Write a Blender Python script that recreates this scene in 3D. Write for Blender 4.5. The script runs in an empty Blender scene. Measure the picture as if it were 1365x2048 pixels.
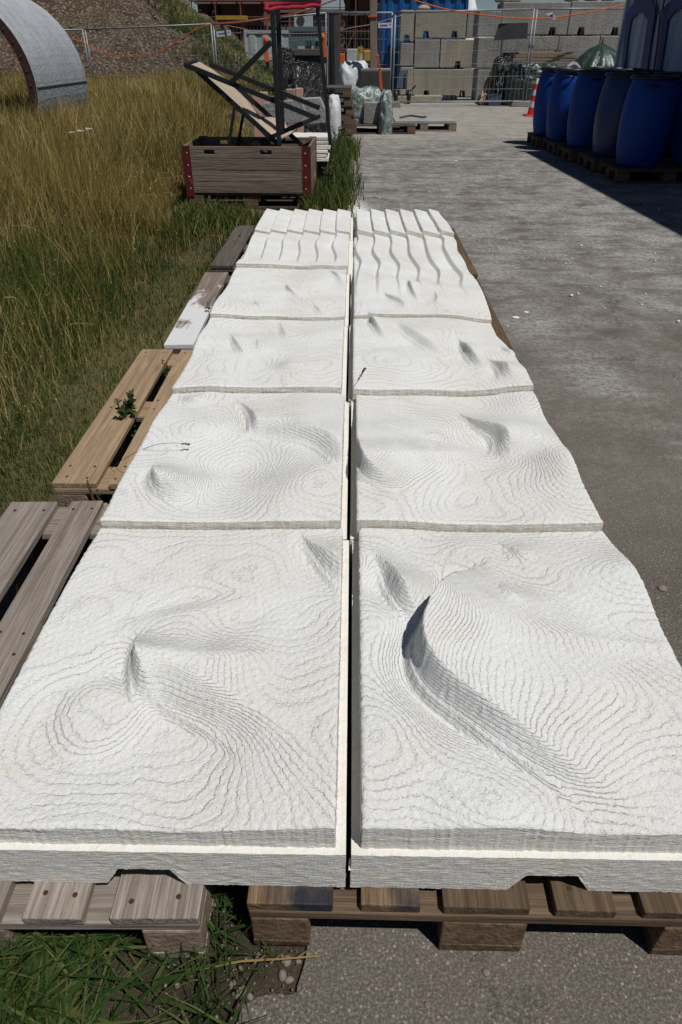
import bpy, math, random
import numpy as np
from mathutils import Vector, noise as mnoise, Matrix
random.seed(7); rng = np.random.default_rng(7)
sc = bpy.context.scene; col = sc.collection
PI = math.pi; R = math.radians

# ------------------------------------------------------------------ camera
FP, CH = 1380., 1.33
TH = math.atan(934/FP); PSI = math.atan(27.5*math.cos(TH)/FP)
cam = bpy.data.cameras.new('camera'); co = bpy.data.objects.new('camera', cam); col.objects.link(co)
cam.sensor_fit = 'VERTICAL'; cam.sensor_height = 36; cam.lens = FP/2048*36
cam.clip_start = .05; cam.clip_end = 2000
co.location = (0, 0, CH); co.rotation_euler = (PI/2-TH, 0, PSI); sc.camera = co
# ------------------------------------------------------------------ sky, sun, exposure
SX, SY = -.36, .34                       # how far a shadow reaches per metre of height
sun_dir = Vector((-SX, -SY, 1)).normalized()
el = math.asin(sun_dir.z); az = math.atan2(sun_dir.x, sun_dir.y)
w = bpy.data.worlds.new('World'); sc.world = w; w.use_nodes = True
nt = w.node_tree; bg = nt.nodes['Background']
sky = nt.nodes.new('ShaderNodeTexSky'); sky.sky_type = 'NISHITA'; sky.sun_disc = False
sky.sun_elevation = el; sky.sun_rotation = az; sky.air_density = 1.0; sky.dust_density = .1; sky.ozone_density = 3.0; sky.altitude = 2500
nt.links.new(sky.outputs[0], bg.inputs[0]); bg.inputs[1].default_value = .033
sl = bpy.data.lights.new('sun', 'SUN'); sl.energy = 3.7; sl.angle = R(.53); sl.color = (1, .975, .935)
so = bpy.data.objects.new('sun', sl); col.objects.link(so); so.rotation_euler = sun_dir.to_track_quat('Z', 'Y').to_euler()
sc.view_settings.view_transform = 'Standard'; sc.view_settings.look = 'None'
sc.view_settings.exposure = 0; sc.view_settings.gamma = 1

# ------------------------------------------------------------------ layout maths: a place seen in the photograph -> metres on the ground
_f = Vector((-math.sin(PSI)*math.cos(TH), math.cos(PSI)*math.cos(TH), -math.sin(TH)))
_r = Vector((math.cos(PSI), math.sin(PSI), 0)); _u = _r.cross(_f)
def ray(px, py): return _f*FP + _r*(px-682.5) - _u*(py-1024)
def G(px, py, z=0.):
    d = ray(px, py); t = (z-CH)/d.z
    return Vector((d.x*t, d.y*t, z))
def Q(px, py, Y):
    d = ray(px, py); t = Y/d.y
    return Vector((d.x*t, Y, CH+d.z*t))
def QX(px, py, X):
    d = ray(px, py); t = X/d.x
    return Vector((X, d.y*t, CH+d.z*t))
def rect(px0, py0, px1, py1, Y):
    a = Q((px0+px1)/2, py0, Y); b = Q((px0+px1)/2, py1, Y); m = (py0+py1)/2
    return Q(px0, m, Y).x, Q(px1, m, Y).x, b.z, a.z

# ------------------------------------------------------------------ helpers
def tag(o, label=None, cat=None, group=None, kind=None):
    if label: o['label'] = label
    if cat: o['category'] = cat
    if group: o['group'] = group
    if kind: o['kind'] = kind
    return o
def thing(name, label, cat, loc=(0, 0, 0), rz=0, group=None):
    o = bpy.data.objects.new(name, None); col.objects.link(o); o.empty_display_size = .1
    o.location = loc; o.rotation_euler = (0, 0, rz); return tag(o, label, cat, group)
def kids(o): return list(KIDS.get(o.name, []))
KIDS = {}
def adopt(o, p):
    o.parent = p; KIDS.setdefault(p.name, []).append(o)
def link_mesh(name, me, mat=None, parent=None, smooth=False):
    me.name = name
    o = bpy.data.objects.new(name, me); col.objects.link(o)
    if mat: me.materials.append(mat)
    if smooth: me.polygons.foreach_set('use_smooth', [True]*len(me.polygons))
    if parent: adopt(o, parent)
    return o
def copy_tree(o, parent=None):
    c = o.copy(); col.objects.link(c)
    if parent: adopt(c, parent)
    for ch in kids(o): copy_tree(ch, c)
    return c
class MB:
    def __init__(s): s.v = []; s.f = []
    def box(s, x0, x1, y0, y1, z0, z1, j=0):
        n = len(s.v)
        for z in (z0, z1):
            for x, y in ((x0, y0), (x1, y0), (x1, y1), (x0, y1)):
                s.v.append((x+random.uniform(-j, j), y+random.uniform(-j, j), z+random.uniform(-j, j)))
        for q in ((3, 2, 1, 0), (4, 5, 6, 7), (0, 1, 5, 4), (1, 2, 6, 5), (2, 3, 7, 6), (3, 0, 4, 7)): s.f.append(tuple(n+i for i in q))
        return s
    def bar(s, p, q, a, b=None, up=(0, 0, 1)):
        b = b or a; p = Vector(p); q = Vector(q); d = (q-p).normalized(); u = Vector(up)
        if abs(d.dot(u)) > .98: u = Vector((0, 1, 0))
        x = d.cross(u).normalized(); y = x.cross(d).normalized(); n = len(s.v)
        for c in (p, q):
            for i, k in ((-1, -1), (1, -1), (1, 1), (-1, 1)): s.v.append(tuple(c+x*i*a/2+y*k*b/2))
        for t in ((3, 2, 1, 0), (4, 5, 6, 7), (0, 1, 5, 4), (1, 2, 6, 5), (2, 3, 7, 6), (3, 0, 4, 7)): s.f.append(tuple(n+i for i in t))
        return s
    def tube(s, pts, r, n=6, r2=None):
        pts = [Vector(p) for p in pts]; base = len(s.v); m = len(pts)
        u0 = Vector((0, 0, 1))
        for i, p in enumerate(pts):
            d = (pts[min(i+1, m-1)]-pts[max(i-1, 0)]).normalized()
            if abs(d.dot(u0)) > .95: u = Vector((1, 0, 0))
            else: u = u0
            x = d.cross(u).normalized(); y = x.cross(d)
            rr = r if r2 is None else r+(r2-r)*i/(m-1)
            for k in range(n):
                a = 2*PI*k/n; s.v.append(tuple(p+x*math.cos(a)*rr+y*math.sin(a)*rr))
        for i in range(m-1):
            for k in range(n):
                a = base+i*n+k; b = base+i*n+(k+1) % n; s.f.append((a, b, b+n, a+n))
        s.f.append(tuple(base+k for k in reversed(range(n)))); s.f.append(tuple(base+(m-1)*n+k for k in range(n)))
        return s
    def lathe(s, prof, n=32, c=(0, 0, 0)):
        base = len(s.v); m = len(prof)
        for r, z in prof:
            for k in range(n): a = 2*PI*k/n; s.v.append((c[0]+r*math.cos(a), c[1]+r*math.sin(a), c[2]+z))
        for i in range(m-1):
            for k in range(n):
                a = base+i*n+k; b = base+i*n+(k+1) % n; s.f.append((a, b, b+n, a+n))
        s.f.append(tuple(base+k for k in reversed(range(n)))); s.f.append(tuple(base+(m-1)*n+k for k in range(n)))
        return s
    def prism(s, poly, a, b, ax='y'):
        base = len(s.v); m = len(poly)
        for t in (a, b):
            for p, q in poly: s.v.append({'y': (p, t, q), 'x': (t, p, q), 'z': (p, q, t)}[ax])
        s.f.append(tuple(base+i for i in range(m))); s.f.append(tuple(base+m+i for i in reversed(range(m))))
        for i in range(m):
            j = (i+1) % m; s.f.append((base+i, base+m+i, base+m+j, base+j))
        return s
    def build(s, name, mat=None, parent=None, smooth=False, bevel=0, loc=None, rz=0, fix=True):
        me = bpy.data.meshes.new(name); me.from_pydata(s.v, [], s.f); me.update()
        if fix:
            import bmesh
            bm = bmesh.new(); bm.from_mesh(me); bmesh.ops.recalc_face_normals(bm, faces=bm.faces); bm.to_mesh(me); bm.free()
        o = link_mesh(name, me, mat, parent, smooth)
        if loc is not None: o.location = loc
        o.rotation_euler.z = rz
        if bevel:
            b = o.modifiers.new('bevel', 'BEVEL'); b.width = bevel; b.segments = 2; b.limit_method = 'ANGLE'
        return o
def np_mesh(name, V, faces, mat, parent=None, smooth=True, attrs=None):
    """V (n,3); faces (m,k) int"""
    me = bpy.data.meshes.new(name); V = np.asarray(V, dtype=np.float32); faces = np.asarray(faces, dtype=np.int32)
    k = faces.shape[1]; m = len(faces)
    me.vertices.add(len(V)); me.vertices.foreach_set('co', V.ravel())
    me.loops.add(m*k); me.loops.foreach_set('vertex_index', faces.ravel())
    me.polygons.add(m); me.polygons.foreach_set('loop_start', np.arange(0, m*k, k, dtype=np.int32))
    me.polygons.foreach_set('loop_total', np.full(m, k, dtype=np.int32))
    me.update(calc_edges=True)
    if smooth: me.polygons.foreach_set('use_smooth', np.ones(m, dtype=bool))
    for an, arr in (attrs or {}).items():
        at = me.attributes.new(an, 'FLOAT', 'POINT'); at.data.foreach_set('value', np.asarray(arr, dtype=np.float32))
    return link_mesh(name, me, mat, parent)

# ------------------------------------------------------------------ materials
class NT:
    def __init__(s, name, rough=.8, spec=.3):
        s.m = bpy.data.materials.new(name); s.m.use_nodes = True; s.t = s.m.node_tree; s.b = s.t.nodes['Principled BSDF']
        s.b.inputs['Roughness'].default_value = rough; s.b.inputs['Specular IOR Level'].default_value = spec
        s.tc = s.n('ShaderNodeTexCoord')
    def n(s, ty, **kw):
        x = s.t.nodes.new(ty)
        for k, v in kw.items(): setattr(x, k, v)
        return x
    def l(s, a, b): s.t.links.new(a, b)
    def set(s, sock, v):
        if hasattr(v, 'links') or hasattr(v, 'is_output'): s.l(v, sock)
        else: sock.default_value = v
    def obj(s, scale=(1, 1, 1), rand=False):
        mp = s.n('ShaderNodeMapping'); mp.inputs['Scale'].default_value = scale
        s.l(s.tc.outputs['Object'], mp.inputs['Vector'])
        if rand:
            oi = s.n('ShaderNodeObjectInfo'); mu = s.math('MULTIPLY', oi.outputs['Random'], 37.0)
            cb = s.n('ShaderNodeCombineXYZ'); s.l(mu, cb.inputs[0]); s.l(mu, cb.inputs[1]); s.l(mu, cb.inputs[2]); s.l(cb.outputs[0], mp.inputs['Location'])
        return mp.outputs[0]
    def noise(s, vec, scale=5, detail=5, rough=.55, dist=0):
        x = s.n('ShaderNodeTexNoise'); s.l(vec, x.inputs['Vector']); x.inputs['Scale'].default_value = scale
        x.inputs['Detail'].default_value = detail; x.inputs['Roughness'].default_value = rough; x.inputs['Distortion'].default_value = dist
        return x.outputs['Fac']
    def vor(s, vec, scale=5, feature='F1', out='Distance'):
        x = s.n('ShaderNodeTexVoronoi', feature=feature); s.l(vec, x.inputs['Vector']); x.inputs['Scale'].default_value = scale
        return x.outputs[out]
    def math(s, op, a, b=0., c=None, clamp=False):
        x = s.n('ShaderNodeMath', operation=op); x.use_clamp = clamp; s.set(x.inputs[0], a); s.set(x.inputs[1], b)
        if c is not None: s.set(x.inputs[2], c)
        return x.outputs[0]
    def rng(s, v, a, b, c=0., d=1.):
        x = s.n('ShaderNodeMapRange'); s.set(x.inputs[0], v)
        for i, q in enumerate((a, b, c, d)): s.set(x.inputs[i+1], q)
        return x.outputs[0]
    def mix(s, f, a, b, mode='MIX'):
        x = s.n('ShaderNodeMix', data_type='RGBA', blend_type=mode); s.set(x.inputs[0], f)
        s.set(x.inputs[6], a if hasattr(a, 'is_output') else (*a, 1)); s.set(x.inputs[7], b if hasattr(b, 'is_output') else (*b, 1))
        return x.outputs[2]
    def bump(s, h, dist=.002, strength=1, prev=None):
        x = s.n('ShaderNodeBump'); x.inputs['Distance'].default_value = dist; x.inputs['Strength'].default_value = strength
        s.set(x.inputs['Height'], h)
        if prev is not None: s.l(prev, x.inputs['Normal'])
        return x.outputs[0]
    def done(s, colr=None, nrm=None):
        if colr is not None: s.set(s.b.inputs['Base Color'], colr if hasattr(colr, 'is_output') else (*colr, 1))
        if nrm is not None: s.l(nrm, s.b.inputs['Normal'])
        return s.m
def rough_mat(name, a, b, scale=4, rough=.8, bd=.003, bs=60, spec=.3, metal=0, stretch=(1, 1, 1), lo=.35, hi=.65, detail=7):
    t = NT(name, rough, spec); v = t.obj(stretch, True)
    c = t.mix(t.rng(t.noise(v, scale, detail, .6), lo, hi), a, b)
    t.b.inputs['Metallic'].default_value = metal
    return t.done(c, t.bump(t.noise(t.obj((1, 1, 1), True), bs, 4), bd) if bd else None)
def wood(name, a, b, dark, fib=.5, burn=None, rough=.8):
    t = NT(name, rough, .2); oi = t.n('ShaderNodeObjectInfo')
    v = t.obj((9, .7, 9), True); vf = t.obj((150, 3.5, 150), True)
    rings = t.math('PINGPONG', t.math('MULTIPLY', t.noise(v, 1, 3, .5, .25), 9.), .5)
    f = t.math('MULTIPLY', rings, 2.)
    c = t.mix(f, a, b)
    fb = t.noise(vf, 1, 5, .65); f3 = t.noise(t.obj((420, 9, 420), True), 1, 4, .7)
    c = t.mix(t.rng(fb, .44, .62, 0, fib), c, dark)
    c = t.mix(t.rng(f3, .48, .60, 0, .45), c, dark)
    c = t.mix(t.rng(f3, .45, .36, 0, .25), c, tuple(min(1, x*1.35) for x in a))
    c = t.mix(t.rng(t.noise(t.obj((55, .8, 55), True), 1, 2, .5), .60, .66, 0, .55), c, dark)
    kn = t.vor(t.obj((9, 2.2, 9), True), 1)
    c = t.mix(t.rng(kn, .05, .16, .8, 0), c, dark)
    # end grain and board to board tone
    c = t.mix(t.math('MULTIPLY', oi.outputs['Random'], .35), c, dark)
    big = t.noise(t.obj((5, 1.5, 5), True), 1.3, 4)
    c = t.mix(t.rng(big, .4, .7, 0, .45), c, tuple(x*.55 for x in a))
    if burn: c = t.mix(t.rng(t.noise(t.obj((6, 5, 6), True), 1.2, 4), .42, .56), c, burn)
    n = t.bump(t.math('ADD', fb, t.math('MULTIPLY', f, .35)), .0035)
    return t.done(c, n)

M = {}
M['wood_grey'] = wood('weathered_grey_wood', (.40, .345, .30), (.31, .26, .22), (.10, .08, .062))
M['wood_tan'] = wood('fresh_tan_wood', (.46, .33, .21), (.36, .245, .15), (.17, .115, .07), fib=.4)
M['wood_brown'] = wood('brown_wet_wood', (.185, .125, .078), (.12, .082, .052), (.04, .027, .017))
M['wood_burnt'] = wood('charred_stained_wood', (.25, .17, .10), (.165, .11, .065), (.05, .032, .02), burn=(.028, .03, .036), rough=.5)
M['wood_dusty'] = None
M['wood_crate'] = wood('crate_wood', (.33, .265, .21), (.24, .19, .15), (.09, .068, .052), fib=.55)
M['wood_dark'] = wood('old_dark_wood', (.17, .14, .12), (.12, .10, .085), (.04, .032, .028))
M['chip'] = rough_mat('pressed_chip_block', (.20, .13, .075), (.10, .062, .036), 40, .9, .004, 90)
M['chip_grey'] = rough_mat('weathered_chip_block', (.29, .22, .16), (.17, .125, .09), 40, .9, .004, 90)
def dusty():
    t = NT('white_dusted_wood', .9, .1); vf = t.obj((120, 3.5, 120), True)
    fb = t.noise(vf, 1, 5, .65)
    c = t.mix(t.rng(fb, .35, .7), (.27, .22, .18), (.10, .08, .06))
    d = t.noise(t.obj((7, 2.5, 7), True), 1.6, 6, .6)
    y = t.n('ShaderNodeSeparateXYZ'); t.l(t.tc.outputs['Object'], y.inputs[0])
    d = t.math('ADD', d, t.rng(y.outputs[1], -.6, .6, .12, -.16))
    c = t.mix(t.rng(d, .42, .52), c, (.62, .62, .62))
    return t.done(c, t.bump(fb, .002))
M['wood_dusty'] = dusty()

def plaster():
    t = NT('white_printed_mineral', .93, .15)
    at = t.n('ShaderNodeAttribute', attribute_name='hs'); at2 = t.n('ShaderNodeAttribute', attribute_name='amp')
    v = t.obj()
    wob = t.noise(v, 22, 3, .6); wob2 = t.noise(v, 130, 2, .6)
    L = .0023
    ph = t.math('ADD', t.math('DIVIDE', at.outputs['Fac'], L), t.math('ADD', t.math('MULTIPLY', wob, .9), t.math('MULTIPLY', wob2, .55)))
    saw = t.math('FRACT', ph)
    groove = t.rng(t.math('PINGPONG', saw, .5), 0., .16, -1., 0.)           # narrow groove between printed layers
    step = t.math('MULTIPLY', saw, .35)
    fadeN = t.rng(t.noise(v, 7, 2), .3, .62, .25, 1.)
    lines = t.math('MULTIPLY', t.math('MULTIPLY', t.math('ADD', groove, step), fadeN), t.math('SUBTRACT', 1., t.math('MULTIPLY', at2.outputs['Fac'], .8)))
    ph2 = t.math('ADD', t.math('DIVIDE', at.outputs['Fac'], .0066), t.math('ADD', t.math('MULTIPLY', wob, .5), t.math('MULTIPLY', wob2, .35)))
    g2 = t.rng(t.math('PINGPONG', t.math('FRACT', ph2), .5), 0., .22, -1., 0.)
    lines = t.math('ADD', lines, t.math('MULTIPLY', t.math('MULTIPLY', g2, at2.outputs['Fac']), 1.0))
    # crumbly wrinkles, stretched along the layers because z runs fast
    vz = t.obj((1, 1, 3.5))
    wr = t.noise(vz, 120, 5, .7, .8); cr = t.vor(vz, 210, 'F1')
    pits = t.rng(t.noise(v, 180, 3), .62, .70, 0, -.9)
    h = t.math('ADD', t.math('MULTIPLY', wr, 1.6), t.math('ADD', t.math('MULTIPLY', cr, .5), t.math('MULTIPLY', pits, .5)))
    n = t.bump(h, .0014)
    n = t.bump(lines, .0016, 1, n)
    tone = t.noise(v, 3.2, 4)
    c = t.mix(t.rng(tone, .35, .65), (.735, .745, .735), (.69, .68, .645))
    c = t.mix(t.math('MULTIPLY', t.n('ShaderNodeObjectInfo').outputs['Random'], .5), c, t.mix(.5, c, (.70, .67, .61)))
    c = t.mix(t.rng(t.noise(v, 5, 8, .7), .60, .72, 0, .25), c, (.56, .56, .55))
    c = t.mix(t.rng(t.noise(v, 260, 2), .66, .74, 0, .5), c, (.36, .32, .25))
    c = t.mix(t.rng(t.noise(v, 11, 5), .60, .74, 0, .35), c, (.70, .62, .48))
    return t.done(c, n)
M['plaster'] = plaster()
def plaster_side(name='cream_printed_edge', warm=(.74, .70, .62), stain=.25):
    t = NT(name, .95, .1); v = t.obj(); vz = t.obj((.30, .45, 2.4))
    wr = t.noise(vz, 130, 4, .65, .25)
    n = t.bump(wr, .0045)
    c = t.mix(t.rng(t.noise(v, 40, 4), .35, .65), warm, (.70, .70, .68))
    c = t.mix(t.rng(t.noise(v, 14, 5), .55, .72, 0, stain), c, (.50, .43, .30))
    return t.done(c, n)
M['edge'] = plaster_side()
M['edge_shaded'] = plaster_side('shaded_stained_edge', (.62, .57, .46), .5)  # shade of the row joints put into a darker olive tone, plus heavier staining

def asphalt():
    t = NT('asphalt', .88, .25); v = t.obj(); P = t.n('ShaderNodeSeparateXYZ'); t.l(v, P.inputs[0]); X, Y = P.outputs[0], P.outputs[1]
    base = t.mix(t.rng(t.noise(v, 1.1, 6, .6), .35, .65), (.080, .068, .058), (.120, .103, .087))
    agg = t.noise(v, 190, 3, .7); ag2 = t.vor(v, 150, 'F1', 'Color'); sp = t.n('ShaderNodeSeparateColor'); t.l(ag2, sp.inputs[0])
    d95 = t.vor(v, 150)
    c = t.mix(t.rng(agg, .46, .62, 0, .8), base, (.21, .185, .155))
    stone = t.math('MULTIPLY', t.math('GREATER_THAN', sp.outputs[0], .68), t.rng(d95, .25, .42, 1, 0))
    c = t.mix(t.math('MULTIPLY', stone, sp.outputs[1]), c, (.33, .29, .24))
    c = t.mix(t.rng(t.noise(v, 330, 2), .58, .7, 0, .7), c, (.03, .028, .026))
    # pale mineral dust over the worn part of the yard, swept by wheels
    far = t.rng(Y, 1.6, 6.5, .03, 1.)
    sw = t.n('ShaderNodeMapping'); t.l(v, sw.inputs[0]); sw.inputs['Scale'].default_value = (.7, 2.4, 1); sw.inputs['Rotation'].default_value = (0, 0, R(12))
    n1 = t.noise(sw.outputs[0], 1.3, 11, .74, .6); n2 = t.noise(v, 2.3, 12, .75, .4)
    dust = t.math('MULTIPLY', far, t.rng(t.math('ADD', t.math('MULTIPLY', n1, .5), t.math('MULTIPLY', n2, .5)), .43, .57))
    fine = t.noise(v, 34, 9, .78); mid = t.noise(v, 7, 9, .72)
    c = t.mix(t.math('MULTIPLY', dust, t.rng(fine, .42, .58, .05, .9)), c, (.40, .40, .385))
    c = t.mix(t.math('MULTIPLY', far, t.rng(mid, .50, .66, 0, .5)), c, (.42, .42, .41))
    c = t.mix(t.math('MULTIPLY', far, t.rng(mid, .46, .36, 0, .45)), c, (.075, .068, .06))
    crk = t.n('ShaderNodeTexVoronoi', feature='DISTANCE_TO_EDGE'); crk.inputs['Scale'].default_value = .45
    wv = t.n('ShaderNodeMix', data_type='VECTOR'); 
    cb = t.n('ShaderNodeCombineXYZ'); t.set(cb.inputs[0], t.math('ADD', X, t.math('MULTIPLY', mid, .5))); t.set(cb.inputs[1], t.math('ADD', Y, t.math('MULTIPLY', n2, .9))); t.l(cb.outputs[0], crk.inputs['Vector'])
    c = t.mix(t.math('MULTIPLY', t.rng(crk.outputs[0], .001, .005, .75, 0), t.rng(n1, .45, .55)), c, (.03, .027, .024))

    # turning wheel arcs
    def arc(cx, cy, r0, wd, s):
        dx = t.math('SUBTRACT', X, cx); dy = t.math('SUBTRACT', Y, cy)
        rr = t.math('SQRT', t.math('ADD', t.math('MULTIPLY', dx, dx), t.math('MULTIPLY', dy, dy)))
        rr = t.math('ADD', rr, t.math('MULTIPLY', n2, .25))
        return t.math('MULTIPLY', t.math('MULTIPLY', t.rng(t.math('ABSOLUTE', t.math('SUBTRACT', rr, r0)), wd, wd*.3, 0, s), t.rng(n1, .40, .6, .0, 1)), t.rng(fine, .42, .56, .1, 1))
    for a in ((4.6, 5.8, 2.75, .16, .7), (4.6, 5.8, 3.2, .10, .7), (3.4, 5.2, 1.35, .12, .55), (7.5, 4.6, 6.6, .22, .5), (1., 18., 7.3, .16, .7)):
        c = t.mix(arc(*a), c, (.40, .39, .37))
    c = t.mix(t.math('MULTIPLY', t.rng(Y, 12.2, 14), t.rng(n2, .3, .6, .3, .7)), c, (.35, .325, .28))
    # thick white splash by the panels' far end, small splashes elsewhere
    dx = t.math('SUBTRACT', X, -.10); dy = t.math('MULTIPLY', t.math('SUBTRACT', Y, 7.3), .45)
    rr = t.math('SQRT', t.math('ADD', t.math('MULTIPLY', dx, dx), t.math('MULTIPLY', dy, dy)))
    c = t.mix(t.rng(t.math('ADD', rr, t.math('MULTIPLY', n2, .7)), .46, .66, 1, 0), c, (.72, .72, .70))
    spl = t.math('MULTIPLY', t.rng(t.noise(v, 5.2, 8, .75), .635, .69), t.rng(Y, 3.5, 8, 0, 1))
    c = t.mix(t.math('MULTIPLY', spl, .8), c, (.68, .68, .66))
    # dark damp patches
    c = t.mix(t.rng(t.noise(v, 1.9, 4, .6), .56, .70, 0, .4), c, (.07, .062, .055))
    nm = t.bump(t.math('ADD', agg, t.math('MULTIPLY', d95, .5)), .0022)
    nm = t.bump(t.noise(v, 7, 3), .01, 1, nm)
    return t.done(c, nm)
M['asphalt'] = asphalt()
def dirt():
    t = NT('earth', .97, .1); v = t.obj()
    c = t.mix(t.rng(t.noise(v, 6, 8, .65), .35, .65), (.13, .10, .072), (.058, .045, .03))
    c = t.mix(t.rng(t.noise(v, 170, 2), .58, .68, 0, .7), c, (.24, .20, .16))
    return t.done(c, t.bump(t.noise(v, 35, 8, .75), .03))
M['dirt'] = dirt()
M['field'] = rough_mat('grassy_soil', (.06, .058, .022), (.10, .082, .035), 3, .95, .02, 12)
def gravel():
    t = NT('mound_gravel', .95, .1); v = t.obj()
    c = t.mix(t.rng(t.noise(v, .8, 8, .65), .35, .65), (.18, .125, .08), (.105, .072, .046))
    cc = t.n('ShaderNodeSeparateColor'); t.l(t.vor(v, 7, 'F1', 'Color'), cc.inputs[0]); d = t.vor(v, 7)
    st = t.math('MULTIPLY', t.math('GREATER_THAN', cc.outputs[0], .72), t.rng(d, .3, .45, 1, 0))
    c = t.mix(st, c, (.33, .28, .22))
    c2 = t.n('ShaderNodeSeparateColor'); t.l(t.vor(v, 19, 'F1', 'Color'), c2.inputs[0])
    c = t.mix(t.math('MULTIPLY', t.math('GREATER_THAN', c2.outputs[0], .8), .8), c, (.37, .32, .26))
    return t.done(c, t.bump(t.math('ADD', t.noise(v, 5, 8, .8), t.math('MULTIPLY', st, .4)), .25))
M['gravel'] = gravel()
def grassmat(name, stops, rough=.7):
    t = NT(name, rough, .2); at = t.n('ShaderNodeAttribute', attribute_name='tone')
    r = t.n('ShaderNodeValToRGB'); t.l(at.outputs['Fac'], r.inputs[0]); e = r.color_ramp.elements
    while len(e) < len(stops): e.new(.5)
    for i, (p, c) in enumerate(stops): e[i].position = p; e[i].color = (*c, 1)
    t.l(r.outputs[0], t.b.inputs['Base Color'])
    tr = t.n('ShaderNodeBsdfTranslucent'); t.l(r.outputs[0], tr.inputs[0]); mx = t.n('ShaderNodeMixShader'); mx.inputs[0].default_value = .25
    t.l(t.b.outputs[0], mx.inputs[1]); t.l(tr.outputs[0], mx.inputs[2]); t.l(mx.outputs[0], t.t.nodes['Material Output'].inputs[0])
    return t.m
M['dry'] = grassmat('dry_grass', [(0, (.04, .065, .012)), (.35, (.125, .122, .026)), (.7, (.29, .205, .058)), (1, (.58, .45, .20))])
M['green'] = grassmat('green_grass', [(0, (.022, .042, .008)), (.5, (.065, .10, .02)), (.75, (.16, .165, .04)), (1, (.50, .42, .19))])
M['lush'] = grassmat('lush_grass', [(0, (.015, .035, .006)), (.6, (.034, .072, .013)), (1, (.13, .13, .045))])
M['leaf'] = grassmat('weed_leaf', [(0, (.02, .045, .012)), (.6, (.05, .095, .022)), (1, (.10, .14, .05))])

def concrete(name, a, b, streak=True):
    t = NT(name, .92, .15); v = t.obj((1, 1, 1), True)
    c = t.mix(t.rng(t.noise(v, 1.4, 7, .65), .35, .65), a, b)
    if streak: c = t.mix(t.rng(t.noise(t.obj((7, 7, .35), True), 1, 5, .65), .45, .7, 0, .55), c, tuple(x*.55 for x in a))
    c = t.mix(t.rng(t.noise(v, 30, 3), .6, .7, 0, .4), c, tuple(x*.5 for x in a))
    return t.done(c, t.bump(t.noise(v, 25, 5), .012))
M['conc'] = concrete('tan_cast_concrete', (.36, .33, .255), (.27, .25, .20))
M['conc_grey'] = concrete('grey_cast_concrete', (.31, .30, .275), (.22, .215, .20))
M['shell'] = concrete('pale_grey_shell_concrete', (.40, .42, .44), (.31, .33, .36))
M['blackm'] = rough_mat('black_lacquered_metal', (.014, .015, .018), (.02, .02, .022), 10, .45, 0)
M['steel'] = rough_mat('galvanised_steel', (.27, .28, .30), (.20, .21, .23), 8, .5, 0, metal=.3)
M['canvas'] = rough_mat('beige_canvas', (.44, .35, .27), (.38, .30, .23), 6, .9, .002, 300)
M['canvas_shade'] = rough_mat('red_woven_fabric', (.32, .02, .04), (.24, .012, .028), 8, .8, 0)
M['red'] = rough_mat('dark_red_steel', (.12, .013, .011), (.075, .010, .009), 12, .7, .001, 60)
M['redbrown'] = rough_mat('rusty_brown_edge', (.06, .026, .02), (.035, .018, .015), 12, .8, .001, 60)
M['orange'] = rough_mat('orange_plastic', (.62, .13, .02), (.45, .085, .015), 8, .7, 0)
M['bluebarrel'] = rough_mat('blue_barrel_plastic', (.003, .048, .29), (.003, .038, .21), 3, .5, 0, spec=.25)
M['blueteal'] = rough_mat('teal_blue_barrel_plastic', (.004, .034, .14), (.003, .027, .11), 3, .4, 0, spec=.5)
M['blacklid'] = rough_mat('black_lid_plastic', (.012, .012, .014), (.018, .018, .02), 5, .4, 0)
M['contwhite'] = rough_mat('bluish_white_container_paint', (.40, .47, .60), (.33, .40, .53), 2, .5, 0, stretch=(1, 1, .3))
M['navy'] = rough_mat('navy_paint', (.003, .04, .21), (.002, .03, .15), 2, .4, 0)
M['bluedoor'] = rough_mat('blue_container_paint', (.012, .10, .28), (.01, .07, .21), 2, .5, 0)
M['whiteplastic'] = rough_mat('white_bag_fabric', (.66, .67, .69), (.52, .53, .56), 5, .7, .01, 18)
def film(name, a, b, rough, bd=.05, bs=7):
    t = NT(name, rough, .6); v = t.obj((1, 1, 1), True)
    c = t.mix(t.rng(t.noise(v, 5, 6, .7, 1.5), .42, .6), a, b)
    rd = t.noise(v, bs, 5, .6, 1.5); return t.done(c, t.bump(rd, bd))
M['film'] = film('pale_green_plastic_film', (.08, .115, .105), (.34, .40, .38), .3, .03, 5)
M['blackfilm'] = film('black_plastic_sheet', (.006, .006, .007), (.011, .011, .012), .2, .05, 14)
M['greentarp'] = film('dark_green_tarpaulin', (.018, .036, .026), (.038, .062, .048), .33, .02, 6)
M['white'] = rough_mat('white_foam_block', (.74, .73, .68), (.60, .57, .50), 14, .9, .004, 80)
M['whitesign'] = rough_mat('white_sign_plate', (.55, .56, .62), (.5, .5, .56), 4, .5, 0)
M['pink'] = rough_mat('salmon_board', (.48, .30, .24), (.42, .26, .21), 5, .85, 0)
M['slabgrey'] = concrete('grey_stone_slab', (.34, .345, .33), (.26, .265, .26), False)
M['darkbox'] = rough_mat('charcoal_board', (.045, .045, .047), (.06, .058, .056), 4, .8, 0)
M['darkgrey'] = rough_mat('dark_grey_plate', (.05, .052, .056), (.035, .037, .04), 4, .6, 0)
M['post'] = wood('raw_post_wood', (.30, .235, .195), (.25, .195, .16), (.13, .10, .085), fib=.35)
M['brick'] = rough_mat('raw_brick_wall', (.17, .085, .055), (.10, .06, .045), 1.2, .9, 0)
M['brickgrey'] = rough_mat('raw_grey_wall', (.20, .18, .165), (.12, .11, .10), .5, .9, 0)
M['rust'] = rough_mat('red_scaffold_tube', (.26, .085, .055), (.18, .07, .05), 3, .7, 0)
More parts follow.
